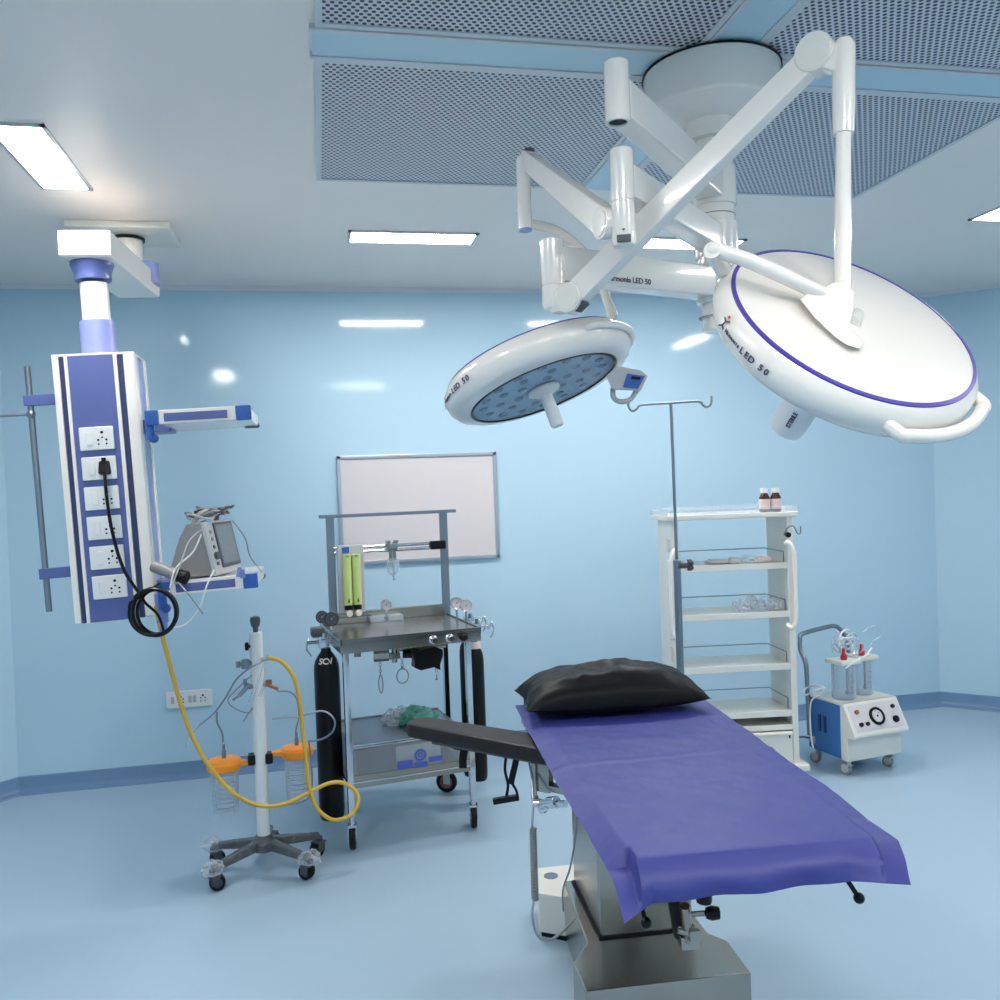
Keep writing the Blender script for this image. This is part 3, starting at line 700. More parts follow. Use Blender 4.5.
b = B(); b.tube([W(530, 224, 2.48), W(552, 229, 2.50), W(575, 244, 2.53), W(592, 264, 2.56), W(603, 288, 2.58), W(608, 303, 2.59), W(612, 313, 2.6)], .0135, seg=12); b.sphere(W(612, 315, 2.60), .018)
b.done('yoke_tube', 'white', t)
a2s = ang_of(Ms_, 560, 330)[0]; a2e = ang_of(Ms_, 640, 372)[0]
dlt = (a2e-a2s+180) % 360-180
rimbar(Ms_, a2s, a2s+dlt, r=.272, z=-.040, rad=.010).done('grab_bar', 'white', hd2)
b0 = ang_of(Ms_, 452, 398)[0]; b1 = ang_of(Ms_, 480, 380)[0]
# lettering: left end of the rim
sg2 = 1 if ((b1-b0+180) % 360-180) > 0 else -1
q = ang_of(Ms_, 475, 425)[0]; 
print('ANG2', b0, b1, aL, a2s, a2e, q)
TA = TEXT_A = b0
rim_text(Ms_, 'Harmonia', b0+sg2*27, sg2*1.6, .013, .2665, -.044, 1, .0, hd2, sg2)
rim_text(Ms_, 'LED 50', b0+sg2*42, sg2*2.7, .023, .2665, -.044, 1, .0, hd2, sg2)
figure(Ms_, b0+sg2*23, hd2, sg2, .2665, -.044)
# control keypad hanging from the small head
def plateprism(poly, Za, Zb, nm, m, par, bev=0):
    b = B(); tb = bmesh.new()
    fr = [tb.verts.new(W(x, y, Za)) for x, y in poly]; bk = [tb.verts.new(W(x, y, Zb)) for x, y in poly]; nn = len(fr)
    tb.faces.new(fr); tb.faces.new(bk[::-1])
    for k in range(nn): tb.faces.new((fr[k], bk[k], bk[(k+1) % nn], fr[(k+1) % nn]))
    bmesh.ops.recalc_face_normals(tb, faces=tb.faces); b._add(tb, None, bev=bev); return b.done(nm, m, par)
kpd = plateprism([(617, 366), (641, 370), (648, 376), (641, 391), (612, 389.5), (606, 376)], 2.52, 2.56, 'control_keypad', 'lgrey', hd2, bev=.003)
b = B(); b.tube([W(613, 388, 2.54), W(613.5, 397, 2.54), W(620, 401.5, 2.54), W(630, 399.5, 2.54), W(637, 390, 2.54)], .0075, seg=10); b.done('keypad_loop', 'lgrey', hd2)
plateprism([(627, 373.5), (645, 376), (638, 389), (623, 387)], 2.517, 2.521, 'key_screen', 'blue', hd2)
plateprism([(632, 376), (641, 377), (640, 380), (631, 379)], 2.515, 2.518, 'key_display', 'gloss_black', hd2)
# ------------------------------------------------- anesthesia trolley
TY = math.atan2(.089, .571)
tl = Vector(((.079+.562)/2, (3.948+4.567)/2, 0))
t = thing('anesthesia_trolley', 'stainless steel anesthesia trolley with overhead frame, flow tubes and gauges', 'medical trolley', tl, TY)
MT = MW[t]
def loc(p): return MT.inverted() @ p
def caster(parent, x, y, rw, zt, yaw, fork='chrome', tyre='black', hub='brown', w=.026, Mb=None):
    Mc = (Mb or MT) @ T(x, y, 0) @ RZ(yaw)
    b = B(Mc); b.cyl((0, 0, rw*2), (0, 0, zt), .013, seg=14)
    b.span((-w*.75, -.018, rw*1.85), (w*.75, .03, rw*2.1), bev=.004)
    for s in (-1, 1): b.beam((s*w*.7, .004, rw*1.95), (s*w*.7, .02, rw*.95), .004, .03, up=(1, 0, 0), w1=.02, h1=.004) if False else b.span((s*w*.7-.002, -.006, rw*.85), (s*w*.7+.002, .03, rw*2.0))
    b.cyl((-w*.8, .018, rw), (w*.8, .018, rw), .006, seg=10)
    c = b.done('caster', fork, parent)
    b = B(Mc); b.lathe([(rw*.62, -w/2), (rw*.93, -w/2), (rw, -w*.25), (rw, w*.25), (rw*.93, w/2), (rw*.62, w/2), (rw*.62, -w/2)], T(0, .018, rw) @ RY(PI/2), seg=32); b.done('tyre', tyre, c)
    b = B(Mc); b.lathe([(0, -w*.4), (rw*.63, -w*.4), (rw*.63, w*.4), (0, w*.4)], T(0, .018, rw) @ RY(PI/2), seg=24); b.done('wheel_hub', hub, c)
    return c
legs = [(-.285, -.262), (.285, -.262), (-.285, .262), (.33, .262)]
ZTOP = .94
for i, (x, y) in enumerate(legs):
    b = B(MT); b.span((x-.0135, y-.0135, .155), (x+.0135, y+.0135, ZTOP-.05), bev=.002); b.done('leg', 'chrome', t)
    caster(t, x, y, .056, .17, (R(-15), R(-12), R(25), R(55))[i])
# table top
b = B(MT); b.span((-.31, -.29, ZTOP-.058), (.345, .285, ZTOP-.006), bev=.003); b.span((-.30, -.28, ZTOP-.01), (.335, .275, ZTOP), bev=.003)
for s in ((-.31, -.29, .345, -.282), (-.31, .277, .345, .285), (-.31, -.29, -.302, .285), (.337, -.29, .345, .285)): b.span((s[0], s[1], ZTOP-.02), (s[2], s[3], ZTOP+.006))
tt = b.done('table_top', 'steel', t)
for px in (427, 443, 457):
    p = loc(F(px, 636, .915)); x = (px-341)/(475-341)*.655-.31
    b = B(MT); b.lathe([(0, 0), (.020, 0), (.020, .008), (.014, .012), (.014, .03), (.011, .034), (0, .034)], T(x, -.292, ZTOP-.03) @ RX(PI/2), seg=20); k = b.done('control_knob', 'chrome' if px < 450 else 'black', t)
b = B(MT); b.span((-.30, .235, ZTOP), (.33, .262, ZTOP+.055), bev=.003); b.span((-.30, .21, ZTOP), (-.06, .235, ZTOP+.03), bev=.003); b.done('back_panel', 'steel', t)
b = B(MT); b.span((-.08, .17, ZTOP), (.09, .235, ZTOP+.028), bev=.003); b.done('valve_block', 'alu', t)
# upper frame
b = B(MT); b.span((-.295, .235, 1.468), (.41, .285, 1.485), bev=.002); b.done('top_bar', 'dsteel', t)
for x in (-.245, .345):
    b = B(MT); b.span((x-.019, .248, ZTOP-.02), (x+.019, .274, 1.47), bev=.002); b.done('upright_post', 'dsteel', t)
b = B(MT)
for z in (1.315, 1.292): b.cyl((-.235, .235, z), (.345, .235, z), .009, seg=16)
b.done('cross_rail', 'chrome', t)
b = B(MT); b.box((.30, .228, 1.305), (.085, .035, .045), bev=.008); b.done('rail_clamp', 'gloss_black', t)
# vaporizer bowl under the rail
xb = -.285+.615*(395-331)/(446-331)
b = B(MT); b.box((xb, .22, 1.312), (.05, .05, .04), bev=.006); b.box((xb-.02, .22, 1.335), (.02, .03, .014)); b.box((xb+.02, .22, 1.335), (.02, .03, .014)); b.cyl((xb, .215, 1.24), (xb, .215, 1.30), .019, seg=20); bc = b.done('bottle_clamp', 'steel', t)
b = B(MT); b.lathe([(.021, 1.252), (.030, 1.235), (.033, 1.205), (.028, 1.18), (.012, 1.166), (0, 1.164)], T(xb, .215, 0), seg=24); b.done('glass_bowl', 'clear', t)
b = B(MT); b.cyl((xb+.004, .215, 1.15), (xb+.004, .215, 1.24), .005, seg=10); b.cyl((xb+.004, .215, 1.14), (xb+.004, .215, 1.152), .008, seg=10); b.done('drip_stem', 'chrome', bc)
# flow meter
xa = -.222
b = B(MT); b.span((xa, .205, ZTOP+.055), (xa+.13, .235, 1.33), bev=.003); fm = b.done('flow_meter', 'lgrey', t)
b = B(MT); b.span((xa+.022, .200, 1.292), (xa+.058, .207, 1.322), bev=.002); b.done('brand_tile', 'blue', fm)
for x in (xa+.042, xa+.088):
    b = B(MT); b.cyl((x, .193, 1.035), (x, .193, 1.285), .0215, seg=22); ft = b.done('flow_tube', 'green', fm)
    for za, zb_ in ((1.012, 1.038), (1.272, 1.284)):
        b = B(MT); b.cyl((x, .192, za), (x, .192, zb_), .0205, seg=20); b.done('tube_cap', 'gloss_black', fm)
    b = B(MT); b.cyl((x, .172, 1.05), (x, .1735, 1.076), .005, .001, seg=10); b.done('float', 'black', fm)
    b = B(MT); b.cyl((x, .205, .995), (x, .165, .995), .016, seg=18, bev=.003); b.done('flow_knob', 'cream', fm)
def gauge(px, py, Z, r, nm, dark=False, stem=None, nrm=None):
    c = W(px, py, Z); n = (nrm or (CAM-c)).normalized() if nrm is not None else Vector((-.05, -1, .1)).normalized()
    Mg = axis_frame(c, n)
    b = B(Mg); b.lathe([(0, -.018), (r*.9, -.018), (r, -.014), (r, .006), (r*.9, .009), (r*.86, .004), (0, .004)], seg=32); g = b.done(nm, 'gloss_black' if dark else 'chrome', t)
    b = B(Mg); b.lathe([(0, .0045), (r*.85, .0045), (r*.85, .0055), (0, .0055)], seg=28); b.done('dial', 'dgrey' if dark else 'board', g)
    b = B(Mg); b.beam((0, 0, .006), (r*.5, r*.4, .006), .002, .001, up=(1, -1, 0)); b.cyl((0, 0, .005), (0, 0, .008), .003, seg=8)
    for k in range(9):
        a = R(-50+k*35); b.box((r*.7*math.cos(a), r*.7*math.sin(a), .006), (.002, .002, .001))
    b.done('needle', 'black' if not dark else 'lgrey', g)
    if stem is not None:
        b = B(); b.cyl(c+Vector((0, 0, -r*.9)), Vector((c.x, c.y, stem)), .006, seg=10); b.cyl((c.x, c.y, stem), (c.x, c.y, stem+.02), .010, seg=6); b.done('gauge_stem', 'chrome', g)
    return g
gauge(386, 605, 4.24, .026, 'pressure_gauge', stem=ZTOP+.03)
gauge(456.5, 603, 4.40, .030, 'pressure_gauge', stem=ZTOP-.02)
gauge(466, 605.5, 4.34, .030, 'pressure_gauge', stem=ZTOP-.02)
gauge(322, 617, 4.24, .030, 'pressure_gauge', dark=True)
gauge(331.5, 619, 4.16, .033, 'pressure_gauge', dark=True, stem=ZTOP-.03)
# yokes that hold the cylinders
GL = loc(Vector((-.005, 4.165, 0)))
cyls = []
def yoke(x0, x1, y, zc, far, tx):
    b = B(MT); b.span((min(x0, x1), y-.018, zc-.012), (max(x0, x1), y+.018, zc+.012), bev=.004)
    b.box((far, y, zc), (.05, .045, .055), bev=.006)
    b.cyl((far, y, zc), (far+tx*.075, y-.01, zc+.002), .008, seg=12)
    b.beam((far+tx*.075, y-.04, zc+.022), (far+tx*.075, y+.03, zc-.022), .010, .010, bev=.003)
    b.tube([(far+tx*.075, y-.035, zc+.02), (far+tx*.083, y-.04, zc-.02), (far+tx*.065, y-.04, zc-.055)], .0045, seg=8)
    b.cyl((far, y-.03, zc+.02), (far, y-.03, zc+.045), .011, seg=12)
    return b.done('hanger_yoke', 'chrome', t)
yoke(-.31, GL.x, GL.y, ZTOP-.035, GL.x-.01, -1)
CR = [(.405, .0), (.435, .2)]
for x, y in CR: yoke(.345, x, y, ZTOP-.04, x+.01, 1)
b = B(MT); b.box((GL.x-.035, GL.y-.0, ZTOP+.012), (.06, .06, .045), bev=.008); b.done('regulator_body', 'dgrey', t)
# fittings slung under the top
b = B(MT)
b.cyl((-.13, -.12, ZTOP-.105), (-.06, -.13, ZTOP-.105), .034, seg=20); b.cyl((-.03, -.12, ZTOP-.055), (-.03, -.12, ZTOP-.15), .013, seg=14); b.box((-.03, -.12, ZTOP-.12), (.05, .03, .03), bev=.004); b.cyl((-.10, -.12, ZTOP-.055), (-.10, -.12, ZTOP-.11), .012, seg=12); b.cyl((-.20, -.10, ZTOP-.055), (-.20, -.10, ZTOP-.11), .016, seg=16)
b.cyl((-.02, -.12, ZTOP-.09), (.22, -.12, ZTOP-.095), .012, seg=14); b.cyl((.08, -.12, ZTOP-.055), (.08, -.12, ZTOP-.125), .018, seg=16)
b.cyl((-.24, -.08, ZTOP-.075), (-.12, -.10, ZTOP-.08), .009, seg=12); b.cyl((.155, -.12, ZTOP-.055), (.155, -.12, ZTOP-.115), .014, seg=16)
b.done('gas_piping', 'steel', t)
# lower shelf with drawer box
b = B(MT); b.span((-.285, -.262, .275), (.30, .262, .288)); b.span((-.285, -.268, .275), (.30, -.258, .33)); b.span((-.285, .25, .275), (.30, .262, .36))
b.done('lower_shelf', 'steel', t)
b = B(MT)
b.span((-.262, -.255, .289), (.272, .235, .294)); b.span((-.262, .230, .29), (.272, .238, .46))
for s in (-.262, .266): b.span((s, -.255, .29), (s+.006, .238, .455))
b.span((-.262, -.2, .445), (.272, .238, .452)); b.done('drawer_box', 'dsteel', t)
b = B(MT); b.span((-.275, -.266, .30), (.275, -.256, .462), bev=.003); dfr = b.done('drawer_front', 'film', t)
b = B(MT)
b.span((-.28, -.27, .452), (.28, -.254, .464), bev=.002); b.span((-.28, -.27, .296), (.28, -.254, .305), bev=.002)
for s in (-.28, .27): b.span((s, -.27, .296), (s+.010, -.254, .464), bev=.002)
b.done('drawer_frame', 'chrome', t)
b = B(MT); b.span((-.07, -.25, .31), (.14, -.245, .43)); b.done('paper_insert', 'lgrey', t)
# blue marking on the drawer front
b = B(MT)
ML = MT @ frame((.03, -.2675, .372), (1, 0, 0), (0, 0, 1), (0, -1, 0))
b = B(ML); b.span((-.10, -.038, 0), (-.03, -.004, .001)); b.span((-.022, -.045, 0), (.04, -.020, .001)); b.span((.048, -.026, 0), (.11, -.004, .001))
b.ring((.008, .012, 0), .018, .028, 0, .001); b.ring((.008, .012, 0), .006, .012, 0, .001)
b.done('blue_marking', 'dark_label', dfr)
# items carried by the trolley
def cylinder(name, label, M0, r, z0, zs, zn, group, tiltx=0):
    tt_ = thing('gas_cylinder', label, 'gas cylinder', M0.translation, 0, group)
    b = B(T(M0.translation.x, M0.translation.y, 0)); b.lathe([(0, z0+.012), (r*.5, z0+.004), (r*.86, z0+.006), (r*.97, z0+.02), (r, z0+.045), (r, zs-.02), (r*.97, zs+.005), (r*.86, zs+.03), (r*.6, zs+.055), (r*.42, zs+.068), (r*.36, zs+.085), (0, zs+.085)], seg=40); cb = b.done('cylinder_body', 'gloss_black', tt_)
    b = B(T(M0.translation.x, M0.translation.y, 0)); b.cyl((0, 0, zs+.08), (0, 0, zn-.012), r*.34, seg=18); b.box((0, 0, zn-.02), (r*.55, r*.55, .03), bev=.003); b.done('cylinder_valve', 'dgrey' if r > .05 else 'dsteel', tt_)
    return tt_, cb
g1, cb1 = cylinder('c', 'thick black gas cylinder with chalk lettering at left end of trolley', MT @ T(GL.x, GL.y, 0), .059, .075, .79, ZTOP-.055, 'black gas cylinders on the trolley')
c = MW[g1].translation; n0 = (Vector((CAM.x-c.x, CAM.y-c.y, 0))).normalized()
b = B()
for k, ch in enumerate('SCV'):
    a = R(-28+24*k); n = Matrix.Rotation(a, 3, 'Z') @ n0; n = Vector((n.x, n.y, .55)).normalized(); tx = Vector((0, 0, 1)).cross(n).normalized()
    add_text(b, ch, .040, frame(Vector((c.x, c.y, .820)) + Vector((n.x, n.y, 0)).normalized()*.0535 , tx, n.cross(tx), n), bold=.001)
b.done('chalk_lettering', 'label', cb1)
g2, _ = cylinder('c', 'front one of two thin black gas cylinders at right end of trolley', MT @ T(CR[0][0], CR[0][1], 0), .045, .13, .745, ZTOP-.055, 'black gas cylinders on the trolley')
g3, _ = cylinder('c', 'rear one of two thin black gas cylinders at right end of trolley', MT @ T(CR[1][0], CR[1][1], 0), .045, .09, .745, ZTOP-.055, 'black gas cylinders on the trolley')
for g in (g2, g3):
    c = MW[g].translation; b = B(T(c.x, c.y, 0)); b.lathe([(.026, .80), (.034, .795), (.0345, .808), (.022, .828), (.02, .828)], seg=28); b.done('shoulder_tag', 'label', g)
t9 = thing('breathing_bag', 'small black bag hanging beneath the trolley table top', 'bag', MT @ Vector((.11, -.17, ZTOP-.13)))
b = B(MT @ T(.11, -.165, ZTOP-.135)); 
tb = bmesh.new(); bmesh.ops.create_cube(tb, size=1); bmesh.ops.subdivide_edges(tb, edges=tb.edges, cuts=3, use_grid_fill=True)
for v in tb.verts:
    v.co = Vector((v.co.x*.135*(1+.1*math.sin(v.co.z*5)), v.co.y*.06, v.co.z*.095+.008*math.sin(v.co.x*9)))
b._add(tb, RY(R(4)), bev=0); b.done('bag_body', 'gloss_black', t9)
b = B(MT); b.cyl((.05, -.15, ZTOP-.115), (.01, -.13, ZTOP-.115), .018, seg=18); b.done('bag_neck', 'black', t9)
# keys and chains
def chain(x, z0, z1, yy, name, label, kind):
    tc = thing(name, label, 'chain tag', MT @ Vector((x, yy, z1)), 0)
    b = B(MT); nl = int((z0-z1)/.014)
    for k in range(nl):
        zc = z0-.007-k*.014; a = (k % 2)*PI/2
        b.tube([(x+.006*math.cos(q*PI/3)*math.cos(a), yy+.006*math.cos(q*PI/3)*math.sin(a), zc+.009*math.sin(q*PI/3)) for q in range(6)], .0016, seg=6, n=3, closed=True)
    b.done('chain', 'dsteel', tc)
    b = B(MT)
    if kind == 'ring': b.tube([(x+.028*math.cos(q*PI/6), yy, z1-.034+.034*math.sin(q*PI/6)) for q in range(12)], .003, seg=8, n=3, closed=True); b.box((x, yy, z1+.004), (.012, .006, .016), bev=.002)
    elif kind == 'loop': b.tube([(x+.010*math.cos(q*PI/6), yy, z1-.040+.042*math.sin(q*PI/6)) for q in range(12)], .003, seg=8, n=3, closed=True)
    else: b.cyl((x, yy, z1-.02), (x, yy, z1), .003, seg=8); b.lathe([(0, 0), (.009, -.008), (0, -.014)], MT @ T(0, 0, 0) if False else T(x, yy, z1-.015), seg=12)
    b.done('tag', 'dsteel', tc)
chain(-.10, ZTOP-.12, .735, -.12, 'cylinder_key', 'long narrow metal key loop hanging on chain under trolley top', 'loop')
chain(.005, ZTOP-.13, .755, -.12, 'key_ring', 'round metal ring hanging on short chain under trolley top', 'ring')
chain(.165, ZTOP-.17, .715, -.14, 'chain_pull', 'thin chain with small pointed tip hanging below the black bag', 'tip')
t10 = thing('film_bag', 'crumpled green tinted plastic bag lying on the trolley lower shelf', 'plastic bag', MT @ Vector((.10, .03, .455)))
rnd = random.Random(3)
def blob(b, c, s, M_=None, amp=.25, u=26, v=16, seed=1, freq=5):
    from mathutils import noise
    tb = bmesh.new(); bmesh.ops.create_uvsphere(tb, u_segments=u, v_segments=v, radius=1)
    for q in tb.verts:
        k = 1+amp*noise.noise(q.co*freq*.4+Vector((seed*7, seed, 0)))*1.6
        z = q.co.z*k
        q.co = Vector((q.co.x*k*s[0], q.co.y*k*s[1], (z if z > -.5 else -.5)*s[2]))+Vector(c)
    b._add(tb, M_)
b = B(MT); blob(b, (.11, .03, .478), (.095, .10, .045), amp=.28, seed=2, freq=7); b.done('green_bag', 'gbag', t10)
b = B(MT); blob(b, (.03, .08, .474), (.08, .07, .045), amp=.35, seed=5, freq=8); b.done('clear_wrap', 'film', t10)

# -------------------------------------------------------- suction stand
hub = Vector((-.294, 3.86, 0))
t = thing('suction_stand', 'white pole stand on five film-wrapped castor legs with suction fittings', 'medical stand', hub)
Mh = MW[t]
zpt = W(257.5, 631, 3.76).z
angs = [217, 321, 20, 155, 88]
for k, a in enumerate(angs):
    d = Vector((math.cos(R(a)), math.sin(R(a)), 0)); e = d*.245
    b = B(Mh); b.beam(d*.015+Vector((0, 0, .118)), e+Vector((0, 0, .088)), .046, .044, bev=.010, w1=.034, h1=.028); b.done('base_leg', 'wrap', t)
    if k in (0, 1, 3):
        b = B(Mh); blob(b, (e.x, e.y, .088), (.044, .040, .034), amp=.2, seed=k+3, freq=7); b.done('leg_wrap', 'film', t)
    caster(t, e.x, e.y, .032, .085, R(a+90+25*(k-1)), fork='dgrey', tyre='black', hub='dgrey', w=.034, Mb=Mh)
b = B(Mh); b.lathe([(0, .09), (.05, .09), (.052, .125), (.034, .15), (.028, .152), (0, .152)], seg=30); b.done('base_hub', 'wrap', t)
ptop = W(253, 634, 3.755); pbot = hub+Vector((0, 0, .12)); hub_top = Vector((hub.x+.0, hub.y, zpt))
b = B(); b.cyl(pbot, hub_top, .0270, .0275, seg=28, bev=.002); b.done('pole', 'plastic', t)
def onp(py, dpx=0, Z=3.70): 
    return W(255+dpx, py, Z)
b = B(); b.lathe([(0, 0), (.011, 0), (.011, .018), (.018, .028), (.022, .05), (.019, .064), (0, .070)], T(hub_top.x, hub_top.y, hub_top.z), seg=24); b.done('top_knob', 'dgrey', t)
def poleat(z): return pbot.lerp(hub_top, (z-.12)/(zpt-.12))
def sidefit(z, dx, dz, r, m, nm, dy=0.0):
    p = poleat(z); b = B(); b.cyl(p, p+Vector((dx, dy, dz)), r, seg=14, bev=.002); b.sphere(p+Vector((dx, dy, dz)), r*1.25); return b.done(nm, m, t)
z1 = W(250, 645, 3.75).z
p = poleat(z1); b = B(); b.cyl(p, p-Vector((.033, .01, 0)), .008, seg=10); b.cyl(p-Vector((.030, .01, 0)), p-Vector((.045, .012, 0)), .017, seg=18, bev=.003); b.done('clamp_knob', 'black', t)
z2 = W(245, 662, 3.75).z
p = poleat(z2); b = B(); b.cyl(p, p-Vector((.045, .02, 0)), .013, seg=14); b.cyl(p-Vector((.045, .02, .02)), p-Vector((.045, .02, -.02)), .016, seg=14, bev=.003); b.cyl(p-Vector((.045, .02, 0)), p-Vector((.075, .02, 0)), .008, seg=10); b.cyl(p-Vector((.075, .02, -.012)), p-Vector((.075, .02, .012)), .010, seg=10); b.done('vacuum_valve', 'dsteel', t)
z3 = W(245, 685, 3.75).z
p = poleat(z3)
b = B(); b.cyl(p, p-Vector((.035, .02, 0)), .011, seg=14); b.cyl(p-Vector((.03, .02, -.012)), p-Vector((.075, .04, .030)), .009, seg=12); b.cyl(p-Vector((.045, .02, 0)), p-Vector((.05, .02, -.035)), .008, seg=10); b.cyl(p-Vector((.075, .04, .03)), p-Vector((.10, .045, .045)), .005, seg=10); b.done('outlet_tap', 'dsteel', t)
b = B(); b.cyl(p, p+Vector((.04, -.01, .004)), .010, seg=12); b.box(p+Vector((.045, -.01, .012)), (.03, .012, .02), bev=.003); b.cyl(p+Vector((.04, -.01, .0)), p+Vector((.085, -.01, -.02)), .007, seg=10); b.done('outlet_tap', 'brown', t)
# bracket and clamps that carry the jars
zc = W(258, 757, 3.76).z; jl = W(224, 757, 3.72); jr = W(297, 750, 3.78)
p = poleat(zc)
for s in (-1, 1): b = B(); b.box(p+Vector((s*.036, 0, 0)), (.030, .05, .044), bev=.005); b.done('jar_clamp', 'black', t)
# the two jars
def jar(c, zl, H_, r, label):
    tj = thing('suction_jar', label, 'suction jar', (c.x, c.y, zl-H_), 0, 'clear suction jars on the stand')
    Mj = MW[tj]
    b = B(Mj); b.lathe([(r*.80, .004), (r*.86, .0), (r*.90, .012), (r, H_-.01), (r*.97, H_-.01), (r*.87, .014), (0, .010), (0, .002), (r*.80, .004)], seg=40); body = b.done('jar_body', 'clear', tj)
    b = B(Mj)
    for k in range(6): z = .03+k*(H_-.06)/6; b.ring((0, 0, z), r*.905+(z/H_)*r*.09, r*.915+(z/H_)*r*.092, 0, .0025, seg=36)
    b.done('graduation_mark', 'dsteel', body)
    b = B(Mj); b.lathe([(0, H_-.004), (r*1.16, H_-.004), (r*1.24, H_+.004), (r*1.26, H_+.026), (r*1.10, H_+.038), (r*.3, H_+.044), (0, H_+.044)], seg=44)
    lid = b.done('lid', 'orange', tj)
    d = (p-Vector((c.x, c.y, p.z))); d.z = 0; L = d.length-.04; d.normalize()
    b = B(); a0 = Vector((c.x, c.y, zl+.018))+d*r; a1 = Vector((c.x, c.y, zl+.018))+d*(L)
    b.beam(a0, a1, .05, .022, bev=.005, w1=.028, h1=.016); b.done('hanging_arm', 'orange', lid)
    b = B(Mj); b.cyl((0, 0, H_+.04), (0, 0, H_+.075), .009, seg=14); b.cyl((.0, .0, H_+.075), (0, 0, H_+.10), .006, seg=12); b.done('hose_nipple', 'dsteel', lid)
    return tj
jar(Vector((jl.x, jl.y, 0)), zc-.030, .185, .058, 'left clear suction jar with orange lid, hanging lower on the stand')
jar(Vector((jr.x, jr.y, 0)), zc-.004, .185, .055, 'right clear suction jar with orange lid, near black cylinder')
tt_ = thing('clear_tubing', 'thin clear tubes coiled and draped around the white stand pole', 'tubing', W(255, 700, 3.7))
for pts, r_, mm in (([(266, 660, 3.70), (250, 668, 3.68), (236, 680, 3.68), (226, 697, 3.66), (214, 713, 3.66), (200, 725, 3.64)], .0038, 'dsteel'),
                ([(200, 725, 3.64), (195, 731, 3.64), (188, 738, 3.64), (187, 747, 3.64)], .003, 'clear'),
                ([(252, 675, 3.68), (236, 690, 3.66), (228, 700, 3.66), (234, 708, 3.66), (248, 713, 3.68), (252, 708, 3.68), (243, 722, 3.66)], .0028, 'dsteel'),
                ([(262, 664, 3.69), (257, 685, 3.68), (251, 698, 3.68), (248, 706, 3.68)], .005, 'clear'),
                ([(266, 663, 3.69), (264, 684, 3.68), (259, 697, 3.68)], .005, 'film'),
                ([(217, 712, 3.67), (217, 722, 3.68), (222, 733, 3.70), (223, 742, 3.71)], .004, 'dsteel'),
                ([(277, 691, 3.70), (290, 692, 3.72), (297, 700, 3.74), (299, 716, 3.76), (296, 730, 3.77), (296, 740, 3.78)], .0036, 'dsteel'),
                ([(272, 719, 3.72), (300, 716, 3.74), (322, 711, 3.76), (334, 719, 3.76), (333, 731, 3.76), (322, 739, 3.76), (308, 741, 3.76)], .0042, 'dsteel'),
                ([(309, 742, 3.74), (311, 760, 3.74), (312, 785, 3.74), (308, 798, 3.72), (296, 803, 3.7), (270, 806, 3.68)], .0036, 'dsteel')):
    b = B(); b.tube([W(*q) for q in pts], r_, seg=8, n=6); b.done('tube', mm, tt_)
# ------------------------------------------------------ instrument rack
fc = W(728.5, 600, 4.60)
t = thing('instrument_rack', 'tall cream metal trolley rack with open shelves, drawer and side handles', 'shelf rack', (fc.x, fc.y, 0), R(-8))
MRK = MW[t] @ T(.375, 0, 0) @ Matrix.Diagonal((.915, 1, 1, 1)) @ T(-.375, 0, 0); D_ = .30
ZS = [1.143, .886, .609, .363]
b = B(MRK); b.span((-.385, -.03, 1.385), (.375, D_+.03, 1.412), bev=.005); tp = b.done('top_shelf', 'cream', t)
b = B(MRK); b.span((-.365, -.028, 1.41), (.37, -.022, 1.438)); b.span((-.365, D_+.02, 1.41), (.37, D_+.026, 1.445)); b.span((-.385, -.028, 1.41), (-.379, D_+.026, 1.438)); b.span((.37, -.028, 1.41), (.376, D_+.026, 1.438)); b.done('rim_guard', 'film', tp)
for s, x0, x1 in ((-1, -.352, -.322), (1, .318, .352)):
    b = B(MRK); b.span((x0, 0, .08), (x1, D_, 1.387), bev=.003); up = b.done('side_upright', 'cream', t)
    b = B(MRK)
    xx = x0 if s < 0 else x1
    b.span((min(xx, xx-s*.036), -.004, .08), (max(xx, xx-s*.036), .012, 1.386), bev=.003)
    b.done('upright_flange', 'cream', up)
b = B(MRK)
for k in range(9): b.span((-.370, .04, .30+k*.115), (-.350, .085, .37+k*.115), bev=.004)
b.done('shelf_hanger', 'cream', t)
for i, z in enumerate(ZS):
    b = B(MRK); b.span((-.325, .006, z-.028), (.325, D_-.004, z), bev=.002); b.span((-.325, .0, z-.030), (.325, .010, z+.003), bev=.002); sh = b.done('shelf', 'cream', t)
    b = B(MRK); b.tube([(-.315, .05, z), (-.315, .05, z+.055), (-.30, D_-.012, z+.058), (.30, D_-.012, z+.058), (.315, .05, z+.055), (.315, .05, z)], .0028, seg=8, smooth=False); b.done('guard_wire', 'dsteel', sh)
# drawer unit
b = B(MRK)
b.span((-.325, .0, .085), (.325, D_, .10)); b.span((-.325, D_-.01, .085), (.325, D_, .335)); b.span((-.325, .0, .27), (.325, D_, .282)); b.span((-.325, -.002, .262), (.325, .010, .290), bev=.002)
b.done('drawer_case', 'cream', t)
b = B(MRK); b.span((-.315, -.010, .10), (.312, .012, .255), bev=.003); dr = b.done('drawer', 'cream', t)
b = B(MRK); b.span((-.31, -.024, .240), (.308, -.008, .252), bev=.003); b.done('drawer_lip', 'cream', dr)
b = B(MRK); b.span((.290, -.0125, .220), (.298, -.009, .240)); b.done('latch', 'black', dr)
b = B(MRK); b.span((-.39, -.045, .052), (.395, D_+.04, .085), bev=.006); b.done('base_frame', 'cream', t)
for x, y in ((-.37, -.03), (.375, -.03), (-.37, D_+.02), (.375, D_+.02)): caster(t, x, y, .020, .055, .4, fork='chrome', tyre='dgrey', hub='dgrey', w=.02, Mb=MRK)
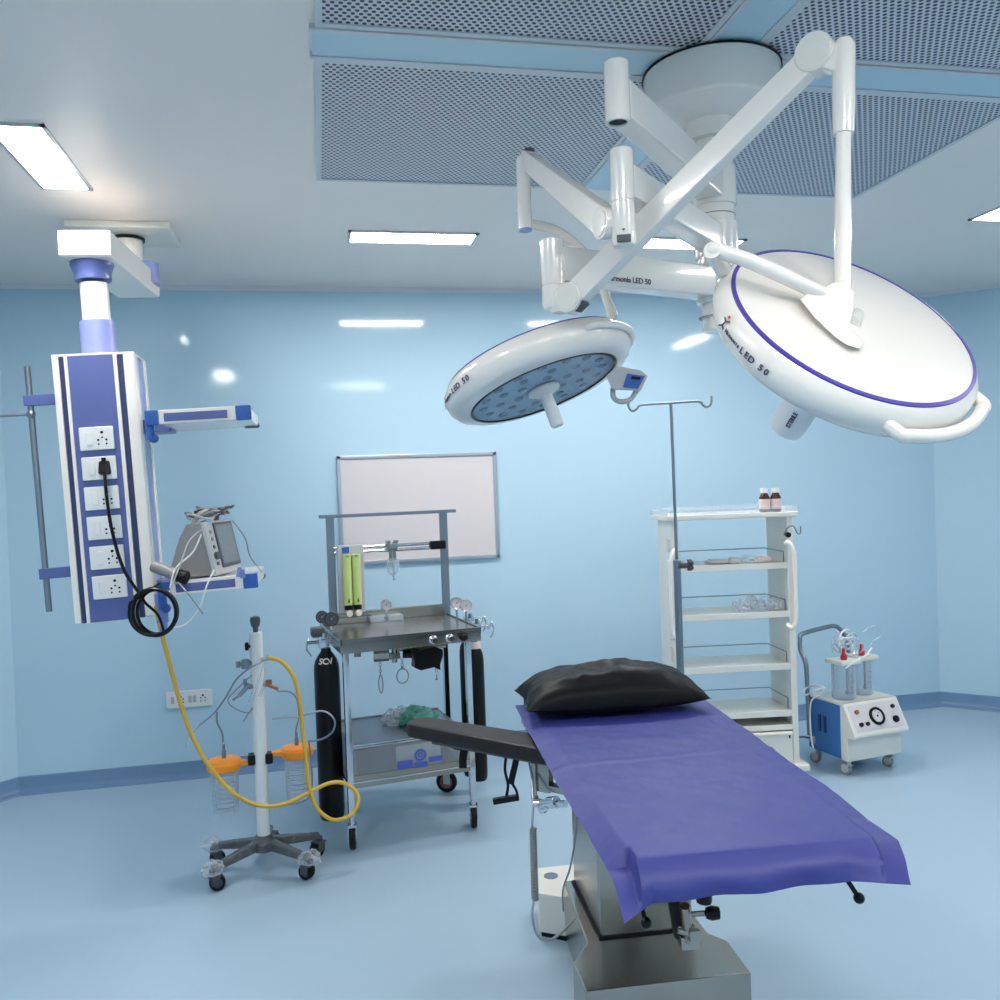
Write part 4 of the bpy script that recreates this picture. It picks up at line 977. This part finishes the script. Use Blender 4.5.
for s, x in ((1, .365), (-1, -.325)):
    y = -.035
    b = B(MRK)
    xa = .335*s
    if s > 0: pts = [(.300, -.01, 1.245), (.315, -.035, 1.248), (.333, -.045, 1.21), (.340, -.045, 1.14), (.338, -.045, .88), (.328, -.045, .82), (.312, -.035, .805), (.300, -.01, .82)]
    else: pts = [(-.345, -.01, 1.225), (-.352, -.035, 1.23), (-.372, -.045, 1.19), (-.380, -.045, 1.12), (-.380, -.045, .86), (-.372, -.045, .80), (-.355, -.035, .785), (-.345, -.01, .79)]
    b.tube(pts, .0125, seg=14); b.done('side_handle', 'white', t)
hk = MRK.inverted() @ W(791, 533, 4.58)
b = B(MRK); b.tube([(hk.x-.03, -.01, hk.z-.01), (hk.x-.02, -.045, hk.z+.03), (hk.x+.01, -.05, hk.z+.035), (hk.x+.03, -.05, hk.z), (hk.x+.048, -.05, hk.z), (hk.x+.05, -.05, hk.z+.035)], .004, seg=8); hh = b.done('hook', 'dsteel', t)
b = B(MRK); b.lathe([(0, 0), (.012, 0), (.016, .012), (.014, .03), (0, .034)], MRK @ T(0, 0, 0) if False else T(hk.x-.01, -.0, hk.z-.01) @ RX(PI/2), seg=8); b.done('hook_knob', 'gloss_black', hh)
# small bottles on top
for px, lb in ((766.5, 'left brown medicine bottle with white cap on top shelf'), (778, 'right brown medicine bottle with white cap on top shelf')):
    q = MRK.inverted() @ W(px, 511, 4.60)
    q = MRK @ Vector((q.x, .02, 1.412))
    tb_ = thing('medicine_bottle', lb, 'bottle', q, 0, 'brown medicine bottles on the rack')
    Mb_ = MW[tb_]
    Mb_ = Mb_ @ Matrix.Scale(1.14, 4)
    b = B(Mb_); b.lathe([(0, 0), (.022, 0), (.0245, .004), (.0245, .066), (.016, .082), (.014, .09), (0, .09)], seg=28); b.done('bottle_body', 'amber', tb_)
    b = B(Mb_); b.lathe([(.0247, .014), (.0252, .014), (.0252, .060), (.0247, .060)], seg=28); b.done('label', 'label', tb_)
    b = B(Mb_); b.lathe([(0, .088), (.0175, .088), (.0175, .108), (.016, .110), (0, .110)], seg=24); b.done('cap', 'plastic', tb_)
def packet(name, label, px, x_, sz, rot, m, y=.08, shelf=0, bulge=.5, part=None):
    q = MRK.inverted() @ W(px, 560, 4.62); z = ZS[shelf]+.003
    q = MRK @ Vector((q.x, y, z)); tt_ = thing(name, label, 'packet', q, R(rot-8))
    b = B(MW[tt_]); blob(b, (0, 0, sz[2]*.5), sz, amp=.12, seed=px, freq=3, u=20, v=10); b.done('wrapper', m, tt_)
    if part: part(tt_)
    return tt_
def instr(tt_):
    b = B(MW[tt_]); b.beam((-.05, 0, .022), (.04, .01, .020), .008, .004); b.beam((-.05, .01, .022), (.04, 0, .020), .008, .004); b.done('steel_instrument', 'dsteel', tt_)
packet('instrument_packet', 'grey wrapped instrument packet lying left on second shelf', 721, 0, (.075, .05, .016), -8, 'lgrey', part=instr)
packet('syringe_packet', 'small blue and white syringe packet on second shelf', 736, 0, (.038, .035, .022), 10, 'lgrey', y=.06)
packet('glove_packet', 'clear crumpled packet beside the blue one on second shelf', 752, 0, (.052, .05, .024), 20, 'film')
packet('gauze_packet', 'pale pink wrapped packet at right of second shelf', 766, 0, (.055, .045, .022), -15, 'label', y=.07)
for px, sz, lb, y in ((744, (.040, .05, .030), 'leftmost clear mask bag with dark fitting on third shelf', .05), (760, (.042, .06, .036), 'middle clear bulging mask bag on third shelf', .09), (776, (.040, .05, .034), 'right clear bulging mask bag on third shelf', .06)):
    q = MRK.inverted() @ W(px, 605, 4.62); q = MRK @ Vector((q.x, y, ZS[1]+.003))
    tt_ = thing('mask_bag', lb, 'plastic bag', q, R(-8), 'clear bags on the third shelf')
    b = B(MW[tt_]); blob(b, (0, 0, sz[2]*.9), (sz[0], sz[1], sz[2]*1.2), amp=.35, seed=px, freq=4, u=22, v=14); b.done('bag_film', 'film', tt_)
    b = B(MW[tt_]); b.tube([(-.03, 0, .02), (-.01, -.02, .045), (.02, 0, .03), (.03, .02, .02)], .004, seg=8); b.cyl((-.03, -.01, .012), (-.01, -.02, .014), .010, seg=12)
    b.done('mask_fitting', 'dgrey' if px == 748 else 'lgrey', tt_)

# ------------------------------------------------------------ IV stand
IZ = 3.95; pt = W(671.5, 404, IZ)
bx = W(680, 620, IZ); base = Vector((bx.x-.006, bx.y, 0))
t = thing('drip_stand', 'thin steel drip stand with two-hook top, rising behind the pillow', 'drip stand', base)
zb_ = W(679, 563, IZ).z; zt_ = pt.z
b = B(); b.cyl((base.x, base.y, .05), (base.x, base.y, zb_), .0165, seg=20); b.lathe([(0, zb_), (.0175, zb_), (.0175, zb_+.012), (.009, zb_+.018), (0, zb_+.018)], T(base.x, base.y, 0), seg=20); b.done('lower_tube', 'dsteel', t)
b = B(); b.cyl((base.x, base.y, zb_-.03), (base.x-.004, base.y, zt_), .0068, seg=14); b.done('upper_rod', 'dsteel', t)
ht = [W(629, 400, IZ), W(628.5, 406, IZ), W(632, 411, IZ), W(637, 409, IZ), W(642, 405, IZ), W(671, 403, IZ), W(698, 401.5, IZ), W(703, 405, IZ), W(707, 407, IZ), W(711, 404, IZ), W(711.5, 396, IZ)]
b = B(); b.tube(ht, .0052, seg=10, n=5); b.done('hook_bar', 'dsteel', t)
b = B(); kz = W(685, 565, IZ).z
for k in range(5):
    a = k*2*PI/5; b.cyl((base.x+.045+.0, base.y-.02+.016*math.cos(a), kz+.018*math.sin(a)), (base.x+.062, base.y-.02+.016*math.cos(a), kz+.018*math.sin(a)), .009, seg=10)
b.cyl((base.x, base.y-.01, kz), (base.x+.062, base.y-.02, kz), .014, seg=14); b.done('height_knob', 'dgrey', t)
for k in range(5):
    a = k*2*PI/5+.5; d = Vector((math.cos(a), math.sin(a), 0))
    b = B(); b.beam(base+Vector((0, 0, .085)), base+d*.24+Vector((0, 0, .062)), .03, .02, bev=.003); b.done('base_leg', 'dsteel', t)
    caster(t, base.x+d.x*.24, base.y+d.y*.24, .022, .06, a, fork='dgrey', tyre='black', hub='dgrey', w=.02, Mb=Matrix.Identity(4))

# ------------------------------------------------------ suction machine
A, Bq = Vector((2.613, 4.135, 0)), Vector((3.03, 4.205, 0))
ya = math.atan2((Bq-A).y, (Bq-A).x)
SW, SD = .360, .255
t = thing('suction_machine', 'blue and white suction machine on castors with two jars and push handle', 'suction machine', Bq-((Bq-A).normalized())*(SW/2+.018), ya)
MS = MW[t]
zb1, zt1 = .085, .372
b = B(MS); b.span((-SW/2, .05, zb1), (SW/2, .05+SD, zt1), bev=.008); b.done('machine_body', 'mblue', t)
Msx = MS @ Matrix(((0, 0, 1, 0), (1, 0, 0, 0), (0, 1, 0, 0), (0, 0, 0, 1)))
b = B(Msx); b.prism([(.0, zb1-.002), (.052, zb1-.002), (.052, zt1+.012), (.028, zt1+.012), (-.055, zt1-.140), (-.052, zt1-.158), (.0, zt1-.162)], -SW/2-.004, SW/2+.004, bev=.007); fr_ = b.done('front_cover', 'cream', t)
b = B(MS); b.span((-SW/2-.004, .03, zt1), (SW/2+.004, .05+SD, zt1+.012), bev=.004); b.done('top_plate', 'cream', t)
sl = Vector((0, .083, .152)).normalized(); nn_ = Vector((0, -.152, .083)).normalized()
Mp = MS @ frame(Vector((0, -.0140, zt1-.064)), (1, 0, 0), sl, nn_)
b = B(Mp); b.span((-SW/2+.02, -.068, 0), (SW/2-.012, .072, .003), bev=.001); pn = b.done('control_panel', 'board', t)
b = B(Mp); b.lathe([(0, .003), (.047, .003), (.047, .012), (.036, .015), (.033, .009), (0, .009)], seg=36); g = b.done('vacuum_gauge', 'gloss_black', pn) if False else b.done('vacuum_gauge', 'gloss_black', t)
b = B(Mp); b.lathe([(0, .0095), (.033, .0095), (.033, .0105), (0, .0105)], seg=30); b.done('dial', 'board', g)
b = B(Mp); b.beam((0, 0, .011), (.014, .018, .011), .0025, .001, up=(1, -1, 0)); b.cyl((0, 0, .010), (0, 0, .013), .005, seg=10)
for k in range(11):
    a = R(-45+k*27); b.box((.026*math.cos(a), .026*math.sin(a), .011), (.003, .003, .001))
b.done('needle', 'black', g)
for x, y, r, m_ in ((-.12, .035, .012, 'brown'), (-.12, -.032, .012, 'gloss_black'), (-.078, -.032, .011, 'gloss_black'), (.125, .038, .011, 'gloss_black'), (.115, -.030, .019, 'gloss_black')):
    b = B(Mp @ T(x, y, 0)); b.lathe([(0, .003), (r, .003), (r*.9, .014), (0, .016)], seg=18); b.done('control_knob', m_, t)
b = B(MS); b.span((-SW/2-.006, .16, .20), (-SW/2+.001, .175, .29)); b.span((-SW/2-.006, .20, .20), (-SW/2+.001, .215, .29)); b.done('side_vent', 'navy', t)
b = B(MS); b.span((-SW/2-.005, .25, .12), (-SW/2+.0, .295, .155)); b.done('rating_plate', 'label', t)
for x, y in ((-SW/2+.035, .04), (SW/2-.035, .04), (-SW/2+.035, .27), (SW/2-.035, .27)): caster(t, x, y, .028, .088, .3, fork='lgrey', tyre='grey', hub='lgrey', w=.026, Mb=MS)
def ms(px, py, Z): return MS.inverted() @ W(px, py, Z)
hx = -SW/2-.004
h0 = ms(812, 735, 4.80); 
b = B(MS); b.tube([(-SW/2-.010, .285, .16), (-SW/2-.010, .29, .42), (-SW/2-.008, .30, .55), (-SW/2+.0, .35, .62), (-SW/2+.004, .355, .675), (-SW/2+.022, .36, .706), (-.02, .365, .724), (.07, .365, .730), (.11, .36, .71), (.14, .35, .66), (.15, .34, .58), (.15, .34, .38)], .0125, seg=14, n=6); b.done('push_handle', 'dsteel', t)
# jars
for jx, jy, lb in ((-.085, .125, 'front left glass jar with red valve on the suction machine'), (.075, .165, 'rear right glass jar with red valve on the suction machine')):
    q = MS @ Vector((jx, jy, zt1+.013)); tj = thing('collection_jar', lb, 'jar', q, ya, 'glass jars on the suction machine'); Mj = MW[tj]
    r, hh_ = .062, .190
    b = B(Mj); b.lathe([(r*.9, 0), (r, .008), (r, hh_), (r*.96, hh_), (r*.95, .012), (0, .010), (0, 0), (r*.9, 0)], seg=40); bd = b.done('jar_body', 'clear', tj)
    b = B(Mj)
    for k in range(4): b.span((-.012, -r-.0012, .04+k*.03), (.012, -r+.001, .0425+k*.03))
    b.done('graduation_mark', 'navy', bd)
    b = B(Mj); b.cyl((.025, .0, .02), (.025, .0, hh_+.005), .006, seg=12); b.sphere((.025, 0, .03), .012); b.done('suction_tube', 'grey', tj)
    b = B(Mj); b.box((0, 0, hh_+.012), (r*2.2, r*2.1, .024), bev=.008); ld = b.done('lid', 'cream', tj)
    b = B(Mj); b.lathe([(0, hh_+.022), (.016, hh_+.022), (.018, hh_+.040), (.010, hh_+.058), (.008, hh_+.085), (0, hh_+.085)], T(-.012, -.02, 0), seg=16); b.done('valve', 'red', ld)
tt_ = thing('coiled_tubing', 'tangle of clear tubing heaped on top of the machine jars', 'tubing', MS @ Vector((0, .17, zt1+.24)))
rnd = random.Random(11)
for k in range(7):
    c = Vector((-.02+.03*rnd.uniform(-1, 1)+.02*(k % 3), .17+.03*rnd.uniform(-1, 1), zt1+.275+.02*rnd.uniform(-1, 1)+.006*k)); ax = rnd.uniform(.05, .09); az = rnd.uniform(.03, .055); ph = rnd.uniform(0, 6)
    pts = [c+Vector((ax*math.cos(q*PI/6+ph), .04*math.sin(q*PI/6+ph*2), az*math.sin(q*PI/6+ph))) for q in range(12)]
    b = B(MS); b.tube(pts, .0048, seg=8, n=4, closed=True); b.done('tube_coil', 'clear' if k % 3 else 'plastic', tt_)
for pts in ([(862, 632, 4.7), (874, 626, 4.7), (880, 636, 4.72), (872, 642, 4.72), (868, 652, 4.7)], [(846, 668, 4.6), (856, 661, 4.58), (866, 655, 4.6), (872, 648, 4.62)], [(838, 630, 4.7), (832, 640, 4.68), (833, 652, 4.66)]):
    b = B(); b.tube([W(*q) for q in pts], .0042, seg=8); b.done('tube', 'plastic' if pts[0][0] == 846 else 'clear', tt_)
tt_ = thing('drain_tube', 'white tube wound round the foot of the machine handle', 'tubing', W(815, 690, 4.62))
b = B(); b.tube([W(*q) for q in ((826, 688, 4.6), (816, 690, 4.64), (806, 695, 4.72), (804, 690, 4.76), (812, 686, 4.74), (824, 687, 4.62), (820, 694, 4.62), (812, 700, 4.66), (810, 712, 4.68), (811, 735, 4.70), (813, 748, 4.7))], .0045, seg=8, n=6); b.done('tube', 'plastic', tt_)
tt_ = thing('mains_lead', 'dark mains lead leaving the back of the suction machine', 'cable', MS @ Vector((-SW/2, .32, .13)))
b = B(); p0 = MS @ Vector((-SW/2-.004, .29, .14)); b.tube([p0, p0+Vector((-.05, .02, .004)), p0+Vector((-.11, .03, -.03)), p0+Vector((-.15, .04, -.09)), p0+Vector((-.20, .06, -.134)), p0+Vector((-.35, .2, -.134)), p0+Vector((-.3, .5, -.134))], .0048, seg=8); b.done('cable', 'navy', tt_)
# ------------------------------------------------------ operating table
ZT = .82
n0, n1 = F(641, 862, ZT), F(864, 832, ZT)
TW = .52; TL = 1.5
axc = Vector(((n0.x+n1.x)/2, (n0.y+n1.y)/2, 0)); TYW = R(-4)
Mt0 = T(axc.x, axc.y, 0) @ RZ(TYW)
bc = Vector((.90, 2.42, 0))
t = thing('operating_table', 'stainless steel operating table with black padded top and arm board', 'operating table', bc, TYW)
b = B(Mt0); b.span((-TW/2, .0, ZT-.07), (TW/2, TL, ZT-.006), bev=.012); b.done('mattress', 'pad', t)
b = B(Mt0); b.span((-TW/2+.02, .02, ZT-.095), (TW/2-.02, TL-.03, ZT-.07), bev=.003); b.done('table_frame', 'steel', t)
for s in (-1, 1):
    b = B(Mt0); b.span((s*(TW/2+.012)-.005, .12, ZT-.10), (s*(TW/2+.012)+.005, TL-.05, ZT-.07), bev=.002)
    for yy in (.2, .75, 1.35): b.cyl((s*(TW/2-.03), yy, ZT-.085), (s*(TW/2+.012), yy, ZT-.085), .008, seg=10)
    b.done('side_rail', 'chrome', t)
# column and base
Mc = MW[t]
def lc(v): return Mc.inverted() @ v
colf = .115
b = B(Mc); b.span((-.128, colf, .21), (.165, .50, .50), bev=.012); b.done('column_shroud', 'steel', t)
b = B(Mc)
tb = bmesh.new()
lo = [(-.115, colf+.02), (.15, colf+.02), (.15, .48), (-.115, .48)]; hi = [(-.115, colf+.02), (.15, colf+.02), (.15, .56), (-.115, .56)]
vs = [tb.verts.new((x, y, .49)) for x, y in lo]+[tb.verts.new((x, y, ZT-.09)) for x, y in hi]
for f_ in ((3, 2, 1, 0), (4, 5, 6, 7), (0, 1, 5, 4), (1, 2, 6, 5), (2, 3, 7, 6), (3, 0, 4, 7)): tb.faces.new([vs[k] for k in f_])
b._add(tb, None, bev=.008); b.done('column', 'steel', t)
b = B(Mc); b.span((-.135, colf-.006, .206), (.172, .507, .222), bev=.004); b.done('column_gasket', 'black', t)
ZBs = .215
bp = [(-.235, -.148), (.238, -.148), (.24, .03), (.20, .085), (.19, .52), (-.16, .52), (-.175, .10), (-.24, .0)]
b = B(Mc); b.prism(bp, .012, ZBs, bev=.006); b.done('base_cover', 'steel', t)
b = B(Mc); b.prism([(-.225, -.138), (.228, -.138), (.228, .0), (.185, .075), (.18, .5), (-.15, .5), (-.165, .09), (-.23, .0)], 0.0, .014); b.done('base_foot', 'black', t)
# rear lobe with round cap
ql = [F(534, 868, .16), F(538, 893, .16), F(570, 898, .16), F(587, 915, .16)]
b = B(Mc)
q = [lc(v) for v in ql]
b.prism([(q[0].x, q[0].y), (q[1].x, q[1].y), (q[2].x, q[2].y), (-.10, q[2].y-.05), (.2, q[2].y-.05), (.24, q[2].y+.05), (.24, q[0].y+.02)], .02, .16, bev=.006); b.done('rear_base', 'cream', t)
b = B(Mc); b.prism([(q[0].x+.01, q[0].y-.01), (q[1].x+.01, q[1].y+.012), (q[2].x, q[2].y+.01), (.2, q[2].y-.04), (.23, q[0].y)], 0, .022); b.done('rear_foot', 'black', t)
rc = lc(F(551, 876, .16)); b = B(Mc); b.ring((rc.x, rc.y, .16), .018, .026, 0, .002, seg=28); b.cyl((rc.x, rc.y, .1605), (rc.x, rc.y, .1612), .018, seg=24); b.done('pedal_cap', 'dsteel', t)
# clamp cluster near the front of the column
def knob(b, p0, p1, r): b.cyl(p0, p1, .006, seg=10); b.sphere(p1, r)
cl = W(690, 925, 2.38)
b = B(); b.cyl(W(685, 906, 2.33), W(689, 940, 2.38), .013, seg=16); b.box((0, 0, 0), (.055, .045, .036), T(*W(689, 940, 2.40)) @ RZ(R(-8)), bev=.005) ; b.cyl(W(692, 914, 2.33), W(706, 913, 2.3), .007, seg=10); b.cyl(W(678, 930, 2.36), W(700, 936, 2.36), .010, seg=12); b.box(W(694, 934, 2.36), (.035, .03, .03), bev=.005)
b.done('leg_clamp', 'steel', t)
b = B(); b.lathe([(0, 0), (.014, 0), (.019, .015), (.016, .034), (0, .038)], axis_frame(W(706, 913, 2.3), RIGHT), seg=10); b.done('clamp_knob', 'gloss_black', t)
b = B(); b.cyl(W(704, 885, 2.28), W(704, 903, 2.28), .021, seg=16, bev=.006); b.cyl(W(704, 870, 2.28), W(704, 888, 2.28), .01, seg=12); b.done('clamp_knob', 'gloss_black', t)
b = B(); b.cyl(W(674, 900, 2.4), W(680, 935, 2.42), .018, seg=16); b.done('clamp_bar', 'black', t)
# levers sticking out beneath the drape
for a_, c_, Z_ in (((638, 895), (646, 923), 1.86), ((842, 872), (859, 898), 1.98)):
    b = B(); b.cyl(W(a_[0], a_[1], Z_), W(c_[0], c_[1], Z_-.02), .0055, seg=10)
    if Z_ < 1.9: b.cyl(W(a_[0], a_[1], Z_), Mt0 @ Vector((-.14, .10, ZT-.09)), .0055, seg=10)
    else: b.cyl(W(a_[0], a_[1], Z_), Mt0 @ Vector((.20, .16, ZT-.09)), .0055, seg=10)
    lv = b.done('release_lever', 'black', t)
    b = B(); b.sphere(W(c_[0], c_[1], Z_-.02), .0125); b.done('lever_ball', 'gloss_black', lv)
# arm board
A1, A2 = F(411, 714, ZT), F(531, 734, ZT)
dA = (A2-A1).normalized(); sA = Vector((-dA.y, dA.x, 0)); LA = (A2-A1).length+.10
Ma = frame((A1.x, A1.y, ZT-.066), dA, sA, (0, 0, 1))
wa, wb_ = .058, .072
poly = []
for k in range(9): a = PI/2+PI*k/8; poly.append((.05+.052*math.cos(a), wa*math.sin(a)))
poly = poly + [(LA, -wb_), (LA, wb_)]
b = B(Ma); b.prism(poly, 0, .05, bev=.014); ab = b.done('arm_board', 'pad', t)
b = B(Ma); b.span((.12, -.035, -.012), (LA-.02, .035, .002)); b.done('board_plate', 'dgrey', ab)
b = B(Ma); b.span((LA-.08, -.03, -.10), (LA-.02, .0, -.01), bev=.004); b.cyl((LA-.07, -.035, -.01), (LA-.07, -.035, -.115), .008, seg=12); b.sphere((LA-.07, -.035, -.12), .012); b.span((LA-.09, -.028, -.095), (LA+.06, .01, -.075), bev=.003); b.done('board_clamp', 'steel', ab)
# straps under the board
def strap(pts, w, nm='arm_strap', th_=.0025):
    b = B(); P = smooth_path([W(*q) for q in pts], 6)
    for p_, q_ in zip(P, P[1:]):
        if (q_-p_).length > 1e-5: b.beam(p_, q_+(q_-p_)*.15, w, th_, up=FWD)
    return b.done(nm, 'black', ab)
strap([(440, 733, 2.98), (445, 741, 2.97), (455, 748, 2.97), (466, 749, 2.98), (474, 746, 2.98)], .008)
strap([(464, 733, 2.97), (465, 745, 2.97), (463, 757, 2.97), (463, 768, 2.97)], .026)
strap([(505, 741, 2.82), (506, 755, 2.82), (505, 770, 2.82), (508, 785, 2.82), (506, 798, 2.82)], .009)
strap([(518, 742, 2.80), (516, 760, 2.80), (512, 778, 2.80), (511, 784, 2.80)], .020)
strap([(511, 782, 2.80), (516, 790, 2.80), (518, 798, 2.80)], .008)
b = B(); b.beam(W(493, 801.5, 2.81), W(519, 797, 2.81), .018, .022, up=FWD, bev=.003); b.done('strap_buckle', 'gloss_black', ab)
# side clamp and the hand control with its coiled lead
b = B(); b.cyl(W(539, 803, 2.52), W(566, 804, 2.45), .010, seg=14); b.cyl(W(548, 803, 2.50), W(557, 802, 2.47), .017, seg=14, bev=.003); b.lathe([(0, 0), (.013, 0), (.016, .012), (.012, .022), (0, .024)], axis_frame(W(543, 805, 2.5), -UP), seg=8); b.cyl(W(533, 803, 2.52), W(541, 803, 2.52), .012, seg=10)
b.done('accessory_clamp', 'chrome', t)
hw = thing('hand_control', 'slim grey hand control hanging by its lead left of table column', 'hand control', W(533, 900, 2.62))
b = B(); b.tube([W(527, 752, 2.72), W(531, 775, 2.70), (W(533, 800, 2.66)), W(532, 828, 2.62)], .0035, seg=8); b.done('lead', 'dsteel', hw)
b = B(); b.cyl(W(533, 828, 2.62), W(535.5, 900, 2.62), .0095, seg=12)
P0, P1_ = W(533, 829, 2.62), W(535, 899, 2.62)
pts = []
for k in range(190):
    f_ = k/189; a = f_*2*PI*22; pts.append(P0.lerp(P1_, f_)+RIGHT*.010*math.cos(a)+FWD*.010*math.sin(a))
b.tube(pts, .0022, seg=6, smooth=False); b.done('coiled_lead', 'grey', hw)
b = B(); b.tube([W(534, 899, 2.62), W(532, 915, 2.62), W(535, 930, 2.66), W(541, 939, 2.70), W(552, 939, 2.74), W(565, 929, 2.78), W(575, 918, 2.82)], .0042, seg=8); b.done('loop_lead', 'lgrey', hw)
b = B(); b.tube([W(577, 812, 2.46), W(575, 840, 2.56), W(570, 868, 2.7), W(563, 890, 2.85), W(563.5, 911, 2.9)], .003, seg=8); b.done('thin_lead', 'dsteel', hw)

# ------------------------------------------------------------ drape
from mathutils import noise
Mi = Mt0.inverted()
def C(px, py, z): return Mi @ F(px, py, z)
# outline of the drape on the table plane, in table coordinates
zE = ZT
left = [C(515, 706, ZT+.0), C(523, 722, ZT-.005), C(541, 755, ZT-.012), C(560, 790, ZT-.02), C(583, 827, ZT-.028), C(606, 868, ZT-.035)]
right_ = [C(700, 697, ZT), C(735, 722, ZT-.002), C(775, 751, ZT-.004), C(810, 776, ZT-.006), C(840, 797, ZT-.010), C(868, 820, ZT-.014)]
def poly_at(P, v):
    k = min(len(P)-2, int(v*(len(P)-1))); f_ = v*(len(P)-1)-k; return P[k].lerp(P[k+1], f_)
HB = .78
nearL, nearR = C(640, 862, ZT), C(864, 832, ZT)
tipL = Mi @ W(624.5, 924, 1.70); tipR = Mi @ W(911, 885, 1.78); hemL = Mi @ W(652, 903, 1.77); midh = Mi @ W(760, 892, 1.80); hemR = Mi @ W(850, 881, 1.82); edR = Mi @ W(908, 866, 1.84); tipR2 = Mi @ W(912, 876, 1.79)
hwid = TW/2+.004
def smst(x): x = max(0, min(1, x)); return x*x*(3-2*x)
def hem(u):
    P = [tipL, hemL, midh, hemR, tipR]; U = [0, .13, .5, .80, 1.0]
    for k in range(4):
        if u <= U[k+1] or k == 3:
            f_ = (u-U[k])/(U[k+1]-U[k]); return P[k].lerp(P[k+1], max(0, min(1, f_)))
def drape(u, v):
    VS = .84
    if v <= VS:
        q = v/VS; L_ = poly_at(left, q); R_ = poly_at(right_, q); p = L_.lerp(R_, u); y = p.y
        x = p.x; inside = hwid-abs(x)
        if inside > 0: z = ZT+.001
        else:
            e = L_ if x < 0 else R_; tot = max(.001, abs(e.x)-hwid); f_ = min(1, (abs(x)-hwid)/tot); z = ZT+.001-(ZT-e.z)*f_*1.0-.012*math.sin(f_*PI/2)*0
        w = noise.noise(Vector((x*5, y*7, 0)))*.0035+noise.noise(Vector((x*16+3, y*22, 1)))*.0018
        w += .004*math.exp(-((y-.62-.04*x)/.012)**2)
        return Mt0 @ Vector((x, y, z+max(-.0005, w) if inside > 0 else z+w))
    q = (v-VS)/(1-VS)
    top = poly_at(left, 1).lerp(poly_at(right_, 1), u)
    Lx = poly_at(left, 1); Rx = poly_at(right_, 1)
    # fold line: along the mattress end, outside of it the free edge
    fx = Lx.lerp(Rx, u); z = ZT+.001 if abs(fx.x) < hwid else top.z
    fold = Vector((fx.x, min(fx.y, -.004 + 0*u) if abs(fx.x) < hwid else -.004, z))
    h_ = hem(u)
    q1 = min(1, q/.2); q2 = max(0, (q-.2)/.8)
    base_ = Vector((fx.x, fx.y, z)).lerp(fold, q1)
    p = base_.lerp(h_, q2)
    p.y -= .018*math.sin(PI*min(1, q2))*(1 if abs(fx.x) < hwid else .3)
    p.z += .0035*math.sin(q2*PI)+.0
    p.y += (noise.noise(Vector((u*7, q*2, 5)))*.010)*q2
    return Mt0 @ p
dt = thing('surgical_drape', 'violet blue disposable sheet spread over the operating table', 'drape sheet', Mt0 @ Vector((0, .7, ZT)), TYW)
b = B(); b.grid(drape, 96, 150, thick=.0014); b.done('sheet', 'drape', dt, ang=80)
# pillow
pc_ = W(609, 690, 3.04); 
pl0 = Mi @ pc_
tp_ = thing('pillow', 'black plastic-covered pillow at the head of the table', 'pillow', Mt0 @ Vector((pl0.x, pl0.y, ZT+.01)), TYW)
def pil(u, v):
    x = (u*2-1); y = (v*2-1); return x, y
PW, PD, PH = .311, .165, .150
tb = bmesh.new(); n = 44
top = {}; bot = {}
for j in range(n+1):
    for i in range(n+1):
        x = i/n*2-1; y = j/n*2-1
        e = max(0, (1-abs(x)**2.4))**.55 * max(0, (1-abs(y)**2.6))**.5
        sx = PW*(1-.10*(1-abs(y))**1.0*0-.06*(1-y*y)**1*abs(x)**6*-1); px_ = x*PW*(1-.07*(y*y)*0); py_ = y*PD*(1-.10*(1-x*x)*-1)*.92
        pinch = 1-.07*(1-abs(y))*abs(x)**8-.0
        nz = noise.noise(Vector((x*2.2, y*2.6, 3)))*.016+noise.noise(Vector((x*7, y*5, 7)))*.010
        nz += .010*math.sin(7*math.atan2(y, abs(x)+.2)*2)*abs(x)**3
        hz = e*(PH+nz*e)
        top[i, j] = tb.verts.new((px_*pinch, py_, .040*(1-e)+hz)); 
        edge = i in (0, n) or j in (0, n)
        bot[i, j] = top[i, j] if edge else tb.verts.new((px_*pinch, py_, .040*(1-e)))
for j in range(n):
    for i in range(n):
        tb.faces.new((top[i, j], top[i+1, j], top[i+1, j+1], top[i, j+1])); f_ = (bot[i, j], bot[i, j+1], bot[i+1, j+1], bot[i+1, j])
        tb.faces.new(f_)
b = B(Mt0 @ T(pl0.x+.0, pl0.y, ZT+.006)); b._add(tb); b.done('pillow_body', 'pillow', tp_, ang=70)

# ------------------------------------------------------ light and view
w = bpy.data.worlds.new('world'); bpy.context.scene.world = w; w.use_nodes = True
w.node_tree.nodes['Background'].inputs[0].default_value = (.6, .75, .9, 1); w.node_tree.nodes['Background'].inputs[1].default_value = .15
vs = bpy.context.scene.view_settings
bpy.context.scene.display_settings.display_device = 'sRGB'
vs.view_transform = 'Standard'; vs.look = 'None'; vs.gamma = 1; vs.exposure = 1.42; vs.use_curve_mapping = False
bpy.context.scene.cycles.max_bounces = 10; bpy.context.scene.cycles.transparent_max_bounces = 24
bpy.context.scene.cycles.use_denoising = True
bpy.context.scene.cycles.sample_clamp_indirect = 6
